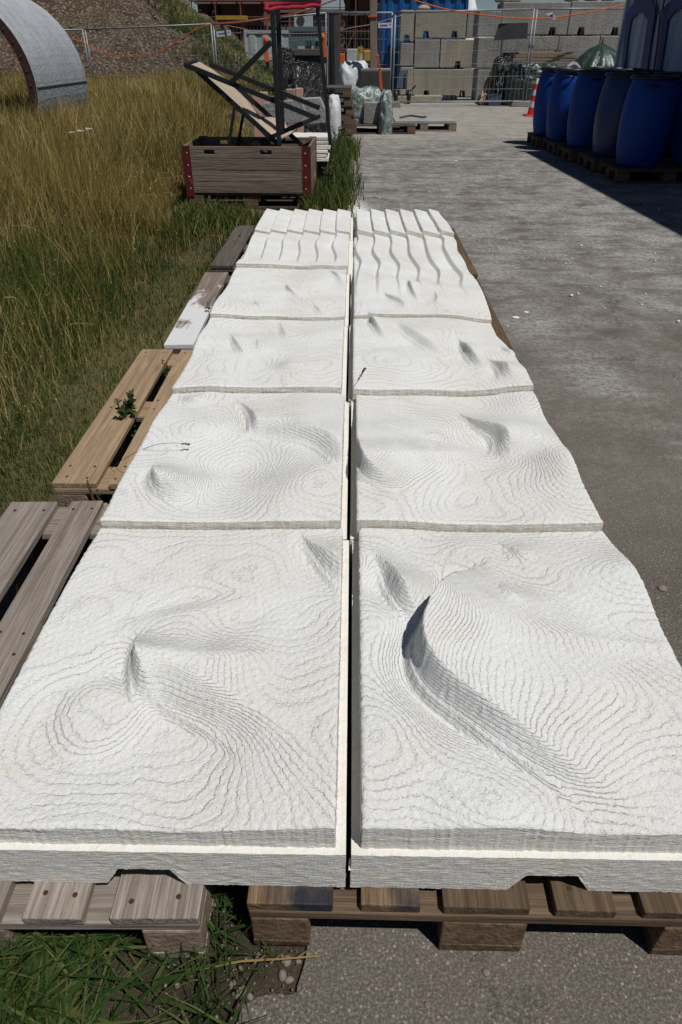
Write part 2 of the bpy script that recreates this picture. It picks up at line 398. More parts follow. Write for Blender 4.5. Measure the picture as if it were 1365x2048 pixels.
M['yellow'] = rough_mat('yellow_formwork', (.42, .26, .03), (.32, .19, .025), 3, .7, 0)
M['cabin'] = rough_mat('greenish_cabin_paint', (.10, .14, .145), (.075, .105, .11), 2, .6, 0)
M['cabinwhite'] = rough_mat('pale_cabin_panel', (.42, .45, .45), (.34, .37, .375), 2, .6, 0)
M['dark'] = rough_mat('dark_opening', (.012, .011, .011), (.02, .018, .018), 2, .8, 0)
M['bluefab'] = rough_mat('slate_blue_fabric', (.10, .13, .17), (.07, .09, .125), 6, .8, 0)
M['bluecrate'] = rough_mat('dull_blue_crate', (.05, .08, .13), (.04, .06, .1), 5, .6, 0)
M['stone'] = rough_mat('pebble_stone', (.23, .19, .15), (.13, .105, .085), 20, .8, .003, 60)
M['rope'] = rough_mat('brown_cable', (.10, .03, .015), (.08, .02, .01), 9, .6, 0)
M['nail'] = rough_mat('bright_screw', (.5, .5, .5), (.4, .4, .4), 9, .4, 0)
M['conered'] = rough_mat('red_cone_plastic', (.75, .045, .02), (.65, .04, .02), 5, .5, 0)
M['conewhite'] = rough_mat('white_cone_band', (.75, .72, .70), (.68, .65, .62), 5, .5, 0)
M['straw'] = rough_mat('dry_straw', (.30, .22, .09), (.22, .15, .06), 9, .8, 0)
M['stalk'] = rough_mat('brown_stalk', (.10, .065, .045), (.07, .04, .03), 9, .8, 0)

# ------------------------------------------------------------------ the setting
def sheet(name, pts, z, mat, kind='structure'):
    mb = MB(); mb.v = [(x, y, z) for x, y in pts]; mb.f = [tuple(range(len(pts)))]
    return tag(mb.build(name, mat, fix=False), kind=kind)
sheet('ground', [(-900, -300), (900, -300), (900, 1500), (-900, 1500)], -.012, M['dirt'])
edge = [(-.07+.010*math.sin(y*9)+.012*mnoise.noise((0, y*9, 0))+random.uniform(-.007, .007), y) for y in np.arange(-2, 13, .035)]
edge += [(-.15-.1*math.sin(y*.8), y) for y in np.arange(13, 26, .8)]
sheet('road', [(60, -2), (60, 45), (-6, 45), (-6, 26)]+edge[::-1], -.0, M['asphalt'])
# left field, gently lumpy
def grid_mesh(name, x0, x1, y0, y1, nx, ny, fz, mat, kind=None, attrs=None, smooth=True):
    xs = np.linspace(x0, x1, nx); ys = np.linspace(y0, y1, ny); X, Y = np.meshgrid(xs, ys)
    Z = fz(X, Y); V = np.stack([X.ravel(), Y.ravel(), Z.ravel()], 1)
    i = np.arange((ny-1)*(nx-1)); a = (i//(nx-1))*nx+i % (nx-1)
    o = np_mesh(name, V, np.stack([a, a+1, a+nx+1, a+nx], 1), mat, smooth=smooth, attrs=attrs)
    if kind: tag(o, kind=kind)
    return o
def vn(X, Y, s, seed=0, octv=3):
    """cheap smooth random field out of summed waves, about -1..1"""
    r = np.random.default_rng(seed); out = 0*X; tot = 0
    for o in range(octv):
        for k in range(6):
            a = r.uniform(0, 2*PI); f = s*2**o*r.uniform(.7, 1.3); p = r.uniform(0, 6.28)
            out = out+np.sin((X*math.cos(a)+Y*math.sin(a))*f+p)*.5**o
        tot += 6*.5**o*.45
    return out/tot
grid_mesh('field', -40, -.1, -1, 60, 160, 240, lambda X, Y: np.where(X < -1.05, .01+.03*vn(X, Y, 2.5, 5)*np.clip((-1.0-X), 0, 1), np.where(Y > 6, -.008, -.03))-.001, M['field'], 'structure')
def moundz(X, Y):
    n = vn(X, Y, 1.3, 9)*.45+vn(X, Y, 4, 10)*.12
    right = (-2.5-X-.10*np.clip(Y-24, 0, 99))*.62; front = (Y-25.3-np.clip((X+12)*.06, -.3, .3))*.75
    left = (X+46)*.7
    k = 2.5; m = -np.log(np.exp(-right*k*.4)+np.exp(-front*k*.4)+np.exp(-left*k*.4))/(k*.4)
    return np.clip(np.minimum(m, 7.5)+n*np.clip(m, 0, 1), -.3, 9)
grid_mesh('hill', -46, -2.0, 24.7, 60, 280, 230, moundz, M['gravel'], 'structure')
# stones lying on the mound
def scatter_stones(name, P, S, mat, label, cat):
    ico = np.array([(0, 0, 1), (.9, 0, .3), (.28, .85, .3), (-.73, .53, .3), (-.73, -.53, .3), (.28, -.85, .3), (0, 0, -.5)])
    f = np.array([(0, 1, 2), (0, 2, 3), (0, 3, 4), (0, 4, 5), (0, 5, 1), (6, 2, 1), (6, 3, 2), (6, 4, 3), (6, 5, 4), (6, 1, 5)])
    n = len(P); a = rng.uniform(0, 6.28, n); c, s = np.cos(a), np.sin(a)
    sc3 = S[:, None]*rng.uniform(.6, 1.3, (n, 3)); v = ico[None]*sc3[:, None]*rng.uniform(.8, 1.2, (n, 7, 1))
    x = v[..., 0]*c[:, None]-v[..., 1]*s[:, None]; y = v[..., 0]*s[:, None]+v[..., 1]*c[:, None]
    V = np.stack([x, y, v[..., 2]], -1)+P[:, None]
    F = (f[None]+(np.arange(n)*7)[:, None, None]).reshape(-1, 3)
    return tag(np_mesh(name, V.reshape(-1, 3), F, mat, smooth=False), label, cat, kind='stuff')
n = 22000; X = rng.uniform(-26, -3., n); Y = rng.uniform(25, 37, n); Z = moundz(X, Y); k = Z > .05
scatter_stones('gravel', np.stack([X, Y, Z], 1)[k], rng.gamma(1.5, .010, n)[k]+.010, M['stone'], 'pale gravel stones littering the brown earth mound', 'gravel')

# ------------------------------------------------------------------ grass
def blades(name, P, Hh, Wd, lean, mat, label, cat='grass', tone=None, seg=3, curl=1.0, kind='stuff', parent=None):
    n = len(P); a = rng.uniform(0, 2*PI, n); la = rng.uniform(0, 2*PI, n)
    L = lean*rng.uniform(.2, 1.4, n)
    dx, dy = np.cos(la)*L, np.sin(la)*L; wx, wy = np.cos(a), np.sin(a)
    rows = []; tn = []
    tone = rng.uniform(0, 1, n) if tone is None else tone
    for s in range(seg+1):
        t = s/seg; off = t**(1+curl); hz = Hh*(t-.35*L*t*t); w_ = Wd*(1-t)**.6*.5
        cx = P[:, 0]+dx*Hh*off; cy = P[:, 1]+dy*Hh*off; cz = P[:, 2]+hz
        if s < seg:
            rows += [np.stack([cx-wx*w_, cy-wy*w_, cz], 1), np.stack([cx+wx*w_, cy+wy*w_, cz], 1)]; tn += [tone, tone]
        else: rows += [np.stack([cx, cy, cz], 1)]; tn += [tone]
    V = np.stack(rows, 1); nv = V.shape[1]; T = np.stack(tn, 1)
    b = (np.arange(n)*nv)[:, None]; F = []
    for s in range(seg-1):
        o = 2*s; F += [np.array([o, o+1, o+3]), np.array([o, o+3, o+2])]
    o = 2*(seg-1); F += [np.array([o, o+1, o+2])]
    F = (b[:, None]+np.array(F)[None]).reshape(-1, 3)
    ob = np_mesh(name, V.reshape(-1, 3), F, mat, smooth=False, attrs={'tone': T.ravel()}, parent=parent)
    return tag(ob, label, cat, kind=kind) if label else ob
def clumped(n, x0, x1, y0, y1, s, seed, thr=-.3):
    X = rng.uniform(x0, x1, n*2); Y = rng.uniform(y0, y1, n*2); k = vn(X, Y, s, seed)+rng.uniform(-.6, .6, n*2) > thr
    return X[k][:n], Y[k][:n]
# tall dry meadow up to the mound
def meadow(n, y0, y1, hl, hh, w0, name, label, seed, mat='dry', tl=0., th=1., xin=None):
    Y = y0+(y1-y0)*rng.uniform(0, 1, n*2)**1.15; xr = -.62*(Y*.83+.7)-.6
    xl = xr; xm = np.interp(Y, *(xin or ([0, 5.9, 6.5, 8.3, 9.2, 12, 18, 25], [-1.08, -1.02, -1.75, -1.75, -1.2, -1.5, -2.8, -2.6])))
    X = xl+(xm-xl)*rng.uniform(0, 1, n*2)
    k = (vn(X, Y, 3.5, seed)+rng.uniform(-.7, .7, n*2) > -.35); X, Y = X[k][:n], Y[k][:n]; n = len(X)
    Hh = (hl+(hh-hl)*rng.uniform(0, 1, n)**1.6)*(1+.25*vn(X, Y, 1.1, seed+1))
    edge_ = np.clip((np.interp(Y, *(xin or ([0, 5.9, 6.5, 8.3, 9.2, 12, 18, 25], [-1.08, -1.02, -1.75, -1.75, -1.2, -1.5, -2.8, -2.6])))-X)/.8, .25, 1)
    Hh *= edge_
    tone = np.clip(tl+(th-tl)*rng.uniform(0, 1, n)+.22*vn(X, Y, 1.6, seed+2), 0, 1)
    d = np.sqrt(X**2+Y**2)
    blades(name, np.stack([X, Y, 0*X], 1), Hh, w0*(.5+d/8), .38, M[mat], label, tone=tone)
meadow(60000, 1.5, 7.5, .07, .24, .0045, 'short_grass', 'matted olive green grass beside the pallets', 21, 'green', .0, .72)
meadow(10000, 1.6, 7.5, .16, .46, .0026, 'grass_culms', 'thin straw coloured stalks standing over the short grass', 31, 'dry', .5, 1.)
meadow(52000, 6.0, 12.5, .28, .62, .0042, 'dry_meadow', 'tall golden dry grass in front of the brown mound', 41, 'dry', .1, .85)
meadow(70000, 10, 25.4, .40, .85, .0065, 'far_dry_meadow', 'tall tan grass around the foot of the grey shell', 51, 'dry', .25, 1.)
meadow(16000, 6.2, 17.5, .40, .90, .0035, 'tall_culms', 'pale seed bearing stalks rising above the golden meadow', 61, 'dry', .6, 1.)
n = 11000; Y = 1.4+9*rng.uniform(0, 1, n)**1.5; xr = -.62*(Y*.83+.7)-.6; X = xr+(-1.12-xr)*rng.uniform(0, 1, n); k = (vn(X, Y, 2.5, 88)+rng.uniform(-.9, .9, n) > .1) & ~((X > -1.75) & (Y > 6.4)); X, Y = X[k], Y[k]; n = len(X)
P = np.stack([X, Y, rng.uniform(.05, .30, n)+.2*np.clip(Y-4.5, 0, 1.2)], 1); a = rng.normal(0, 1, (n, 3)); a /= np.linalg.norm(a, axis=1)[:, None]; b = np.cross(a, rng.normal(0, 1, (n, 3))); b /= np.linalg.norm(b, axis=1)[:, None]; s = rng.uniform(.0015, .004, (n, 1))*(1+Y[:, None]*.1)
tag(np_mesh('seed_specks', np.stack([P-a*s*1.8, P-b*s*.5, P+a*s*1.8, P+b*s*.5], 1).reshape(-1, 3), np.arange(4*n).reshape(-1, 4), M['dry'], smooth=False, attrs={'tone': np.repeat(rng.uniform(.45, 1, n), 4)}), 'tiny pale seeds and dry florets scattered through the meadow', 'seeds', kind='stuff')
# grass along the asphalt edge
def strip(n, y0, y1, x0, x1, hl, hh, wd, mat, name, label, tl, th, lean=.45, seed=3):
    Y = rng.uniform(y0, y1, n); X = x0+(x1-x0)*rng.beta(1.3, 1.9, n)*1.15+.06*vn(0*Y, Y, 3, seed+4); k = vn(X, Y, 5, seed)+rng.uniform(-.7, .7, n) > -.1; X, Y = X[k], Y[k]; n = len(X)
    blades(name, np.stack([X, Y, 0*X], 1), rng.uniform(hl, hh, n), np.full(n, wd), lean, M[mat], label, tone=rng.uniform(tl, th, n))
strip(8000, 5.95, 7.05, -1.6, -.12, .05, .18, .010, 'green', 'edge_grass', 'green grass between the white panels and the wooden crate', 0, .9)
strip(5200, 6.9, 12.5, -.46, .02, .06, .27, .012, 'green', 'verge_grass', 'leafy green verge along the left edge of the asphalt', 0, .8, seed=8)
strip(3500, 8.4, 13, -2.6, -.4, .1, .35, .014, 'green', 'yard_grass', 'green grass behind the wooden crate', 0, .9, seed=12)
strip(1300, .55, 5.9, -1.02, -.60, .04, .17, .006, 'green', 'pallet_grass', 'green grass growing up through the left pallets', .1, .9, seed=15)
strip(4200, .28, .78, -.9, -.27, .05, .13, .0095, 'lush', 'lush_grass', 'bright broad bladed grass under the front left pallet', 0, 1, lean=1.9, seed=18)
strip(260, .42, .66, -.27, -.17, .05, .13, .005, 'lush', 'gap_grass', 'thin green blades in the gap between the two front pallets', .2, 1, lean=.9, seed=19)
n = 420; X = rng.uniform(-.34, -.08, n); Y = rng.uniform(.28, .7, n)
scatter_stones('soil_grit', np.stack([X, Y, 0*X-.004], 1), rng.gamma(2, .0011, n)+.0012, M['stone'], 'small gravel and grit on the bare soil at the asphalt edge', 'gravel')

# ------------------------------------------------------------------ leafy weeds
def leaf_cloud(n, c, rad, leaf, kindf=None):
    P = rng.normal(0, .45, (n, 3))*np.array(rad)+np.array(c)
    P[:, 2] = np.abs(P[:, 2]-c[2]+rad[2]*.5)+c[2]-rad[2]*.5
    a = rng.normal(0, 1, (n, 3)); a /= np.linalg.norm(a, axis=1)[:, None]; b = np.cross(a, rng.normal(0, 1, (n, 3))); b /= np.linalg.norm(b, axis=1)[:, None]
    s = leaf*rng.uniform(.5, 1.3, (n, 1))
    V = np.stack([P-a*s, P-b*s*.4, P+a*s, P+b*s*.4], 1).reshape(-1, 3)
    return V, rng.uniform(0, 1, n)
def weed(name, label, cat, base, h, n, spread, leaf, mat='leaf', stems=6, group=None):
    t = thing(name, label, cat, base, 0, group)
    mb = MB(); tips = []
    for i in range(stems):
        q = Vector((random.gauss(0, spread), random.gauss(0, spread), h*random.uniform(.6, 1.1)))
        pts = [Vector((q.x*.12, q.y*.12, 0)), Vector((q.x*.45, q.y*.45, q.z*.5)), q]
        mb.tube(pts, .0022, 4); tips.append(pts)
    mb.build('stem', M['stalk'], t)
    V = []; T = []
    for i in range(n):
        pts = random.choice(tips); k = random.random()**.7
        p = pts[0].lerp(pts[1], k*2) if k < .5 else pts[1].lerp(pts[2], k*2-1)
        d = Vector((random.gauss(0, 1), random.gauss(0, 1), random.gauss(.5, .5))).normalized(); s = leaf*random.uniform(.6, 1.2)
        sd = d.cross(Vector((random.gauss(0, 1), random.gauss(0, 1), random.gauss(0, 1)))).normalized()*s*.28
        V += [p, p+d*s*.5+sd, p+d*s, p+d*s*.5-sd]; T += [random.random()]*4
    np_mesh('leaves', np.array([tuple(v) for v in V]), np.arange(4*n).reshape(-1, 4), M[mat], t, smooth=False, attrs={'tone': T})
    return t
g = G(262, 870, .05); weed('weed', 'dark green leafy weed rising between the tan pallet boards', 'weed', (g.x, g.y, 0), .24, 380, .05, .024)
g = G(330, 770, .05); weed('weed', 'small green weed beside the far end of the tan pallet board', 'weed', (g.x, g.y, 0), .16, 70, .03, .02)
g = G(420, 662, .05); weed('weed', 'low green weed at the near end of the white dusted board', 'weed', (g.x, g.y, 0), .17, 90, .04, .022)
g = G(205, 1040, .05); weed('weed', 'tiny sprout poking up beside the left panels above the front grey boards', 'weed', (g.x, g.y, 0), .20, 26, .014, .02)
g = G(478, 500, .05); weed('weed', 'weed clump beside the dark far left pallet board', 'weed', (g.x, g.y, 0), .16, 80, .05, .024)
for px, py, h, lb in ((655, 385, .30, 'bushy green weed by the red corner of the wooden crate'), (672, 330, .34, 'tall leafy weed at the asphalt edge right of the crate'),
                      (676, 290, .3, 'green weed beside the stacked white blocks'), (690, 258, .28, 'green weed at the foot of the film covered pallet')):
    g = G(px, py); weed('verge_weed', lb, 'weed', (g.x, g.y, 0), h, 260, .12, .035, stems=9, group='leafy weeds along the asphalt edge')
# weeds over the mound's shoulder
n = 9000; Y = rng.uniform(25, 40, n); X = rng.uniform(-12, -2.2, n); Z = moundz(X, Y)
k = (X > -4.9-(Y-25)*.30-.0*Z+.8*vn(X, Y, 1.4, 77)); X, Y, Z = X[k], Y[k], np.maximum(Z[k], 0)
nn = len(X); P = np.stack([X, Y, Z+np.abs(rng.normal(0, .28, nn))], 1)
a = rng.normal(0, 1, (nn, 3)); a /= np.linalg.norm(a, axis=1)[:, None]; b = np.cross(a, rng.normal(0, 1, (nn, 3))); b /= np.linalg.norm(b, axis=1)[:, None]
s = rng.uniform(.03, .085, (nn, 1)); V = np.stack([P-a*s, P-b*s*.35, P+a*s, P+b*s*.35], 1).reshape(-1, 3)
tag(np_mesh('undergrowth', V, np.arange(4*nn).reshape(-1, 4), M['leaf'], smooth=False, attrs={'tone': np.repeat(np.clip(rng.uniform(0, 1, nn)+.3*vn(X, Y, 2, 5), 0, 1), 4)}),
    'green weeds covering the right shoulder of the earth mound', 'undergrowth', kind='stuff')
n = 60000; Y = rng.uniform(24.9, 42, n); X = rng.uniform(-13, -1.8, n); Z = moundz(X, Y); k = X > -5.0-(Y-25)*.30+.9*vn(X, Y, 1.2, 77); X, Y, Z = X[k], Y[k], np.maximum(Z[k], 0); n = len(X)
blades('shoulder_grass', np.stack([X, Y, Z], 1), rng.uniform(.15, .55, n), np.full(n, .016), .7, M['green'], 'mixed green and dry grass on the right shoulder of the earth mound', tone=np.clip(rng.uniform(.1, 1, n)+.3*vn(X, Y, 1.5, 3), 0, 1))
n = 260; X = rng.uniform(-13, -6, n); Y = rng.uniform(25.4, 28.5, n)
blades('mound_tufts', np.stack([X, Y, np.maximum(moundz(X, Y), 0)], 1), rng.uniform(.2, .5, n), np.full(n, .02), .6, M['green'], 'green tufts growing on the face of the earth mound')

# long single stalks
def stalk(label, pts, r=.0010, head=None, mat='stalk', group='grass stalks leaning over the white panels'):
    t = thing('grass_stalk', label, 'grass stalk', pts[0], 0, group); o = Vector(pts[0])
    P = [Vector(p)-o for p in pts]
    C = []
    for i in range(len(P)-1):
        p0 = P[max(i-1, 0)]; p1, p2 = P[i], P[i+1]; p3 = P[min(i+2, len(P)-1)]
        for k in range(6):
            u = k/6; C.append(.5*((2*p1)+(p2-p0)*u+(2*p0-5*p1+4*p2-p3)*u*u+(3*p1-p0-3*p2+p3)*u**3))
    C.append(P[-1]); MB().tube(C, r, 5, r*.6).build('stem', M[mat], t)
    if head:
        mb = MB(); m = len(C)
        for i in range(int(m*(1-head)), m):
            for k in range(4):
                d = Vector((random.gauss(0, 1), random.gauss(0, 1), random.gauss(0, 1))).normalized()*random.uniform(.003, .007)
                mb.bar(C[i], C[i]+d, .0022, .0016)
        mb.tube(C[int(m*(1-head)):], .002, 5); mb.build('seed_head', M['straw'] if mat != 'stalk' else M['stalk'], t)
    return t
stalk('thin brown stalk arching from the left pallet over the second left panel', [G(200, 955, .03), G(245, 920, .20), G(300, 893, .30), G(345, 886, .318), G(379, 889, .308)], head=.15)
stalk('dark upright stalk with a seed head standing at the centre gap', [G(703, 800, .15), G(708, 775, .28), G(716, 762, .34), G(727, 742, .38), G(731, 737, .39)], r=.0014, head=.45)
ORD = 'first second third fourth fifth sixth seventh eighth ninth tenth eleventh twelfth thirteenth fourteenth'.split(); PXS = sorted(random.uniform(20, 330) for _ in range(14))
for a in range(14):
    px = PXS[a]; py = random.uniform(430, 500 + (330-px)*1.2); g = G(px, py); an = random.uniform(-1.2, 1.2); h = random.uniform(.3, .6)
    d = Vector((math.sin(an), random.uniform(-.3, .3), 0))*h
    lean_ = 'left' if d.x < 0 else 'right'
    stalk('long pale dry stalk bending %s in the meadow, %s from the left' % (lean_, ORD[a]), [g, g+d*.25+Vector((0, 0, h*.5)), g+d*.6+Vector((0, 0, h*.85)), g+d+Vector((0, 0, h*.9))], r=.0017, head=.3, mat='straw', group='long pale stalks in the meadow')

# ------------------------------------------------------------------ pallets
def board(name, parent, mat, cx, cy, cz, lx, ly, lz, bev=.0025):
    """a plank whose grain runs along its long side"""
    if lx > ly: o = MB().box(-ly/2, ly/2, -lx/2, lx/2, -lz/2, lz/2, .0012).build(name, mat, parent, bevel=bev); o.rotation_euler.z = PI/2
    else: o = MB().box(-lx/2, lx/2, -ly/2, ly/2, -lz/2, lz/2, .0012).build(name, mat, parent, bevel=bev)
    o.location = (cx, cy, cz); return o
DECK = [(.0725, .145), (.2363, .100), (.4, .145), (.5637, .100), (.7275, .145)]
def pallet(label, x, y, rz, mat, blk, group='wooden pallets under the white panels', decks=None, mats=None, z=0, L=1.2, bev=.0025, nails=False):
    t = thing('pallet', label, 'pallet', (x, y, z), rz, group)
    for i, (bx, bw) in enumerate(DECK):
        if decks and i not in decks: continue
        board('deck_board', t, (mats or {}).get(i, M[mat]), bx+random.uniform(-.004, .004), L/2+random.uniform(-.004, .004), .133, bw, L, .022, bev)
        if nails:
            db = KIDS[t.name][-1]; mb = MB()
            for by in (.035, .11, L/2-.04, L/2+.04, L-.05):
                for sx in (-.28, .28): mb.lathe([(.0048, 0), (.0042, .0012)], 8, (bw*sx+random.uniform(-.008, .008), by-L/2+random.uniform(-.008, .008), .0112))
            mb.build('nail_heads', M['redbrown'], db)
    for by in (.0725, L/2, L-.0725):
        board('cross_board', t, M[mat], .4, by, .111, .8, .145 if by != L/2 else .145, .0218, bev)
        for bx, bw in ((.05, .1), (.4, .145), (.75, .1)):
            board('block', t, M[blk], bx, by, .0610, bw, .145 if by != L/2 else .145, .078, .004)
    for bx, bw in ((.05, .1), (.4, .145), (.75, .1)): board('bottom_board', t, M[mat], bx, L/2, .0112, bw, L, .0215, bev)
    return t
PG = 'wooden pallets under the white panels'
pallet('grey weathered pallet at the front left corner under the white panels', -1.045, .548, R(.9), 'wood_grey', 'chip_grey', L=1.25, nails=True)
pallet('fresh tan wooden pallet second from the front on the left side', -.975, 1.905, R(.5), 'wood_tan', 'chip_grey', nails=True)
pallet('pallet with a white dusted outer board third from the front on the left', -.90, 3.165, R(1.2), 'wood_dark', 'chip_grey', mats={0: M['wood_dusty'], 1: M['wood_dusty']}, L=1.27)
pallet('dark old pallet farthest back on the left side', -.925, 4.60, R(0), 'wood_dark', 'chip_grey')
pallet('charred brown pallet at the front right under the white panels', -.165, .583, R(-.4), 'wood_brown', 'chip', mats={0: M['wood_burnt'], 1: M['wood_burnt']}, nails=True)
pallet('brown pallet second from the front on the right side', -.14, 1.83, R(-1), 'wood_brown', 'chip')
pallet('brown pallet peeking out beside the right panels halfway back', -.04, 3.1, R(-.3), 'wood_brown', 'chip')
pallet('brown pallet peeking out beside the far right panels', -.02, 4.42, R(-.3), 'wood_brown', 'chip', L=1.3)
# white paint chip standing against the front block
g = G(972, 1880); mb = MB(); mb.prism([(-.005, 0), (.004, .002), (.007, .030), (-.006, .031), (-.008, .02)], -.003, .003)
tag(mb.build('paint_chip', M['white'], loc=(g.x, g.y-.006, 0)), 'small white chip leaning on the middle block of the charred pallet', 'chip')
# loose lath
mb = MB(); a = G(170, 985, .03); b = G(222, 1022, .06); mb.bar(a, b, .028, .012); tag(mb.build('lath', M['wood_tan'], bevel=.002), 'short tan lath lying between the two nearest left pallets', 'lath')

# ------------------------------------------------------------------ relief panels
ZR = .243                # top of the rim
ZB = .281               # mean surface
def PX(*pts): return [tuple(G(a, b,   .292).xy) for a, b in pts]
# folds: polyline (far to near), height, cliff width, fade length on the high (right) side, peak position
FOLDS = [
 (PX((310, 1255), (275, 1285), (260, 1322), (259, 1360), (268, 1400), (282, 1430)), .044, .016, .13, .45, -.016, .05),
 (PX((262, 1345), (310, 1395), (400, 1440), (462, 1485), (500, 1540), (500, 1600), (470, 1640)), .034, .075, .20, .35, -.008, .07),
 (PX((200, 1290), (300, 1240), (420, 1210), (560, 1190)), -.010, .05, .10, .5, 0, .05),
 (PX((590, 1060), (612, 1100), (640, 1140), (676, 1180), (705, 1215)), .034, .028, .12, .5, -.010, .04),
 (PX((975, 1105), (915, 1165), (876, 1222), (848, 1262), (834, 1300), (838, 1345), (872, 1398), (940, 1452), (1030, 1525), (1130, 1600), (1225, 1670), (1330, 1740)), .080, .020, .21, .30, -.030, .055),
 (PX((715, 1105), (752, 1140), (768, 1180), (795, 1220), (826, 1250), (842, 1285)), .052, .030, .13, .55, -.010, .04),
 (PX((985, 1170), (990, 1205), (996, 1245)), .010, .020, .06, .5, -.004, .03),
 (PX((985, 1075), (1010, 1100), (1012, 1130)), .010, .018, .07, .5, -.004, .03),
 # row 2 left
 (PX((470, 790), (492, 820), (493, 845), (496, 860)), .030, .010, .13, .8, -.015, .04),
 (PX((493, 850), (540, 868), (610, 885), (650, 915), (690, 950), (720, 975)), .040, .055, .15, .45, -.006, .04),
 (PX((322, 925), (306, 950), (303, 970), (313, 996), (322, 1012)), .034, .010, .11, .5, -.012, .05),
 (PX((303, 975), (340, 1010), (380, 1030)), .018, .05, .10, .3, -.006, .04),
 (PX((350, 782), (365, 800), (430, 806)), .014, .035, .07, .5, -.004, .03),
 # row 2 right
 (PX((905, 812), (925, 832), (950, 852), (982, 872), (985, 895), (978, 918)), .045, .018, .12, .70, -.012, .05),
 (PX((712, 885), (720, 905), (722, 930), (730, 960), (780, 985), (840, 1000)), .052, .015, .16, .45, -.010, .05),
 (PX((820, 870), (850, 885), (900, 890)), .010, .03, .08, .5, 0, .03),
 # row 3 left
 (PX((456, 655), (460, 680), (472, 702), (484, 722)), .016, .010, .08, .5, -.008, .03),
 (PX((560, 630), (565, 655), (560, 680)), .007, .014, .05, .5, -.003, .02),
 (PX((512, 665), (508, 690), (500, 715)), .007, .014, .05, .5, -.003, .02),
 (PX((520, 735), (580, 750), (640, 740)), .012, .04, .08, .5, -.003, .03),
 # row 3 right
 (PX((738, 625), (743, 645), (752, 668), (766, 690)), .032, .012, .10, .4, -.008, .03),
 (PX((785, 640), (800, 665), (850, 700), (910, 745)), .024, .045, .14, .4, -.005, .04),
 (PX((916, 680), (924, 702), (942, 730), (960, 748)), .040, .014, .12, .5, -.010, .04),
 (PX((965, 722), (985, 732), (1000, 748), (1003, 770)), .034, .018, .10, .6, -.010, .04),
 (PX((1000, 690), (1010, 705), (1025, 720)), .012, .016, .05, .5, -.004, .03),
 # row 4
 (PX((574, 562), (578, 578), (590, 590), (602, 600)), .018, .010, .09, .4, -.006, .03),
 (PX((505, 595), (510, 610), (520, 622)), .010, .016, .07, .5, -.003, .03),
 (PX((655, 535), (668, 550), (680, 575)), .014, .012, .07, .4, -.004, .02),
 (PX((625, 605), (635, 620), (645, 632)), .010, .014, .06, .5, -.003, .03),
 (PX((817, 562), (814, 575), (822, 595), (828, 610)), .026, .010, .10, .4, -.006, .03),
 (PX((867, 585), (866, 598), (850, 612)), .012, .014, .06, .5, -.003, .03),
 (PX((765, 582), (770, 595), (795, 607), (800, 628)), .020, .014, .10, .4, -.006, .03),
]
DOMES = [(1150, 935, .022, .09), (1255, 1150, .026, .12), (1045, 800, .016, .08), (350, 1310, .020, .13), (890, 1290, .018, .16), (620, 1360, .016, .20), (130, 1560, -.015, .25), (470, 1130, .012, .22),
         (1180, 1400, .030, .28), (990, 1600, .016, .12), (760, 1500, .012, .12), (1080, 1130, .016, .2), (950, 1100, .012, .1),
         (345, 945, .015, .09), (415, 860, .016, .13), (608, 965, .018, .12), (500, 950, -.012, .14), (600, 820, .010, .12),
         (890, 835, .010, .12), (1060, 870, .024, .12), (1130, 1000, .022, .15), (800, 930, .016, .16), (960, 990, .014, .14), (1120, 920, .02, .1),
         (600, 745, .014, .12), (430, 720, .012, .12), (610, 670, .012, .14), (820, 740, .014, .16), (960, 690, .012, .10), (900, 650, .012, .14), (780, 720, .01, .1),
         (640, 605, .010, .10), (540, 580, .010, .12), (850, 575, .018, .09), (900, 610, .012, .08), (940, 590, .01, .08)]
DOMES = [(G(a, b, .292).x, G(a, b, .292).y, h, r) for a, b, h, r in DOMES]
def sstep(x): x = np.clip(x, 0, 1); return x*x*(3-2*x)
ROWS = [.624, 1.475, 2.335, 3.155, 4.035, 4.855, 5.61]
